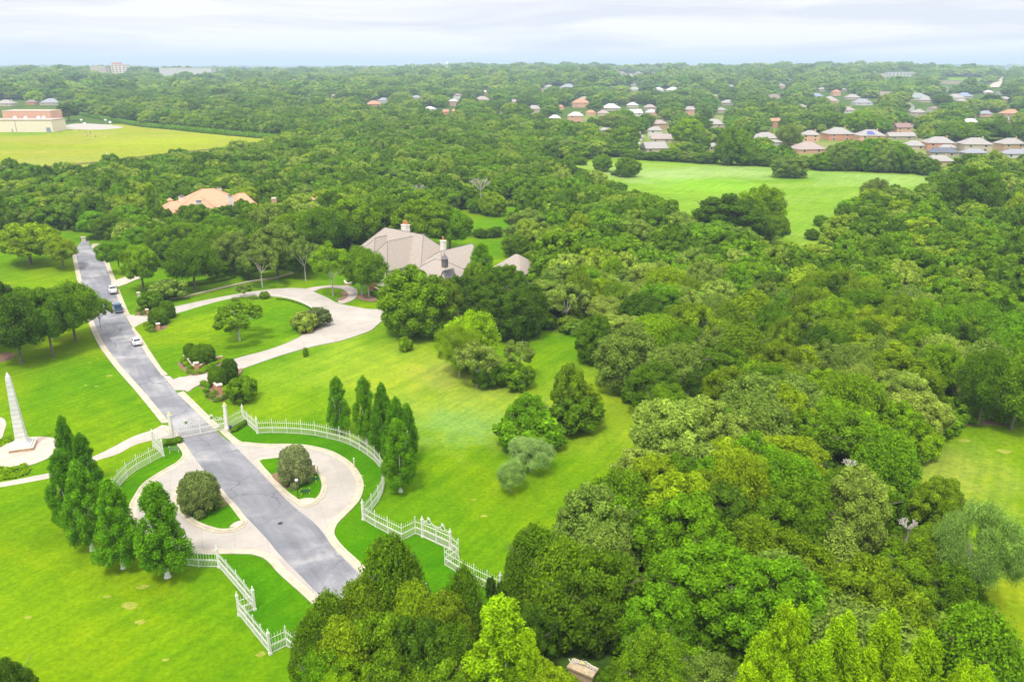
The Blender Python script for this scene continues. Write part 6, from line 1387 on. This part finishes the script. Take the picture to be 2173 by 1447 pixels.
pos, px, py, dp_ = pos[ok], px[ok], py[ok], dp_[ok]
k = FPX / dp_; keep = np.ones(len(pos), bool)
for poly in CLR:
    for ox, oy in ((0, 0), (3, 0), (-3, 0), (0, 3), (0, -3)):
        a, b_, _ = proj(pos[:, 0] + ox, pos[:, 1] + oy, 0.0); keep &= ~(inpoly(a, b_, poly) & (dp_ < 1500))
for poly in CLRFAR: keep &= ~inpoly(px, py, poly)
for (x, y, r_) in PLACED:
    m_ = (pos[:, 0] - x) ** 2 + (pos[:, 1] - y) ** 2 < (r_ + (3.2 if hypot(x, y) < 1200 else 6)) ** 2; keep &= ~m_
for (hx, hy, hw, hh) in HM:   # trees right in front of a house that shows in the photograph
    top = py - (10.5 + 4 * ss(400, 1300, pos[:, 1])) * k; m_ = (np.abs(px - hx) < hw * .5 + .5 * pos[:, 2] * k) & (py > hy - hh * .6) & (top < hy - hh * (.30 if hy > 275 else .05)); keep &= ~m_
for (x0, x1, yt, yb, yy) in FARCLR:
    m_ = (px > x0 - 4 * k) & (px < x1 + 4 * k) & (pos[:, 1] < yy) & (py - 12 * k < yb - 1.5) & (pos[:, 1] > yy * .5); keep &= ~m_
sub_ = (px > 1180) & (py > 175) & (py < 330) & (rng.random(len(pos)) < .22); keep &= ~sub_
pos, px, py, dp_, k = pos[keep], px[keep], py[keep], dp_[keep], k[keep]
dist = np.hypot(pos[:, 0], pos[:, 1])
def vnoise(x, y, s): return .5 + .25 * (np.sin(x / s + 1.3 * np.sin(y / s * .7 + 1)) + np.sin(y / s * 1.1 + 1.7 * np.sin(x / s * .6 + 2)))
# --- nearest ones: individual trees
near = np.argsort(dist)[:195]; cols = ['dark', 'deep', 'mid', 'bright', 'olive', 'grey', 'pale', 'yellow', 'green']
word = dict(dark='dark green', deep='deep green', mid='mid green', bright='bright green', olive='olive green', grey='grey green', pale='pale green', yellow='yellow green', green='fresh green')
isn = np.zeros(len(pos), bool)
for i in near:
    if px[i] < -60 or px[i] > 2250 or py[i] - 12 * k[i] > 1450: continue
    isn[i] = True; u = rng.random(); nz = float(vnoise(pos[i, 0], pos[i, 1], 14.0)); ci = ['dark', 'deep', 'mid', 'deep', 'olive', 'grey', 'bright', 'yellow', 'green', 'pale', 'pale'][int(min(10, max(0, (nz * .5 + u * .6) * 11)))]
    if u < .26: ci = ['dark', 'deep', 'olive', 'mid'][int(u * 15.3)]
    H = rng.uniform(7.6, 12.8); Wd = rng.uniform(7.4, 12.6); kind = ['oak0', 'oak1', 'oak2', 'oak3', 'oak4', 'full1', 'oak6', 'full0', 'oak4', 'full2', 'peak0', 'open0', 'peak1', 'peak2'][int(rng.integers(14))]
    where = ('in the lower right wood' if py[i] > 960 and px[i] < 1930 else 'by the right hand field' if py[i] > 960 else 'in the wood beside the central lawn' if py[i] > 760 and px[i] < 1700 else 'in the wood above the right hand field' if py[i] > 760 else 'in the wood behind the central lawn')
    tree(kind, (pos[i, 0], pos[i, 1], 0), H, Wd, ci, '%s tree with %s crown %s' % (word[ci], 'an open' if kind.startswith('open') else 'a wide dense' if Wd > 9.6 else 'a small dense', where), 'tree', 'trees of the wood right of the lawn', seed=[int(i)])
rest = ~isn
def gn_scatter(name, P3, sc3, rz, vi, coll, label):
    m = bpy.data.meshes.new(name); m.vertices.add(len(P3)); m.vertices.foreach_set('co', P3.astype(np.float32).ravel())
    a = m.attributes.new('sc', 'FLOAT_VECTOR', 'POINT'); a.data.foreach_set('vector', sc3.astype(np.float32).ravel())
    a = m.attributes.new('rz', 'FLOAT', 'POINT'); a.data.foreach_set('value', rz.astype(np.float32))
    a = m.attributes.new('vi', 'INT', 'POINT'); a.data.foreach_set('value', vi.astype(np.int32)); m.update()
    o = bpy.data.objects.new(name, m); link(o); tag(o, label, None, None, 'stuff')
    g = bpy.data.node_groups.new(name, 'GeometryNodeTree'); g.interface.new_socket('Geometry', in_out='INPUT', socket_type='NodeSocketGeometry'); g.interface.new_socket('Geometry', in_out='OUTPUT', socket_type='NodeSocketGeometry')
    gi = g.nodes.new('NodeGroupInput'); go = g.nodes.new('NodeGroupOutput'); ip = g.nodes.new('GeometryNodeInstanceOnPoints'); ci_ = g.nodes.new('GeometryNodeCollectionInfo')
    ci_.inputs['Collection'].default_value = coll; ci_.inputs['Separate Children'].default_value = True; ci_.inputs['Reset Children'].default_value = True
    def na(n, t): q = g.nodes.new('GeometryNodeInputNamedAttribute'); q.data_type = t; q.inputs['Name'].default_value = n; return [s for s in q.outputs if s.enabled and s.name == 'Attribute'][0]
    cx = g.nodes.new('ShaderNodeCombineXYZ'); g.links.new(na('rz', 'FLOAT'), cx.inputs[2]); g.links.new(gi.outputs[0], ip.inputs['Points']); g.links.new(ci_.outputs[0], ip.inputs['Instance'])
    ip.inputs['Pick Instance'].default_value = True; g.links.new(na('vi', 'INT'), ip.inputs['Instance Index']); g.links.new(cx.outputs[0], ip.inputs['Rotation']); g.links.new(na('sc', 'FLOAT_VECTOR'), ip.inputs['Scale'])
    g.links.new(ip.outputs[0], go.inputs[0]); md = o.modifiers.new('scatter', 'NODES'); md.node_group = g; return o
pr_ = pos[rest]; dr = dist[rest]; nn_ = len(pr_); zz = terr(pr_[:, 0], pr_[:, 1])
wd = rng.uniform(.80, 1.30, nn_) * np.maximum(1, pr_[:, 2] / 7.6); ht = rng.uniform(.70, 1.26, nn_) * (1 + .45 * ss(400, 1300, dr)) * np.where(dr > 2000, 1.0 + .25 * rng.random(nn_), 1.0)
big = rng.random(nn_) < np.where(dr > 1500, .10, .05); ht[big] *= np.where(dr[big] > 1500, 1.55, 1.25)
m1 = dr < 1500; m2 = ~m1
def mkw(m_, coll, nv, label, name): gn_scatter(name, np.column_stack([pr_[m_, 0], pr_[m_, 1], zz[m_] - .3]), np.column_stack([wd[m_], wd[m_], ht[m_]]), rng.uniform(0, 6.28, m_.sum()), rng.integers(0, nv, m_.sum()), coll, label)
mkw(m1, FAR, 6, 'dense green wood filling the middle distance around the houses', 'woodland')
mkw(m2, FARF, 4, 'far wooded country fading into blue haze at the horizon', 'woodland')
# undergrowth along and inside the wood
ug = []
d = 66
while d < 520:
    n = int(R(92) * d / 4.0); az = (np.arange(n) + rng.uniform(-.5, .5, n)) / n * R(92) - R(46); dd = d + rng.uniform(-.5, .5, n) * 4.6; ug.append(np.column_stack([dd * np.sin(az), dd * np.cos(az)])); d += 3.8
ug = np.concatenate(ug); a, b_, c_ = proj(ug[:, 0], ug[:, 1], 0.0); kp = (a > -60) & (a < 2250) & (c_ > 40) & (b_ < 1560)
for poly in CLR: kp &= ~inpoly(a, b_, poly)
for (hx, hy, hw, hh) in HM: kp &= ~((np.abs(a - hx) < hw * .6) & (b_ > hy - hh) & (b_ < hy + 3))
for (x, y, r_) in ((-32, 234, 16), (-18, 228, 15), (1.5, 222, 9), (-119, 313, 17), (sw.location.x, sw.location.y, 5)): kp &= (ug[:, 0] - x) ** 2 + (ug[:, 1] - y) ** 2 > r_ * r_
kp &= rng.random(len(ug)) < .92
ug = ug[kp]; n = len(ug); s = rng.uniform(.6, 1.15, n)
gn_scatter('undergrowth', np.column_stack([ug, np.full(n, -.1)]), np.column_stack([s, s, s * rng.uniform(.6, 1.1, n)]), rng.uniform(0, 6.28, n), rng.integers(0, 3, n), NEARK, 'shrubby undergrowth filling the wood below the trees')
# ------------------------------------------------------------------ haze
hz = MB().box((0, 9000, 60), (34000, 40000, 160)).obj('haze', 'leaf', kind='stuff'); hz.data.materials.clear()
m, t = newmat('haze'); o_ = mk(t, 'ShaderNodeOutputMaterial'); pv = mk(t, 'ShaderNodeVolumePrincipled'); pv.inputs['Color'].default_value = (.68, .85, 1, 1); pv.inputs['Density'].default_value = 1.7e-4; pv.inputs['Anisotropy'].default_value = .1
t.links.new(pv.outputs[0], o_.inputs['Volume']); hz.data.materials.append(m); tag(hz, 'pale blue summer haze over the whole landscape')
print('TREES near', isn.sum(), 'wood', nn_, 'ug', len(ug))
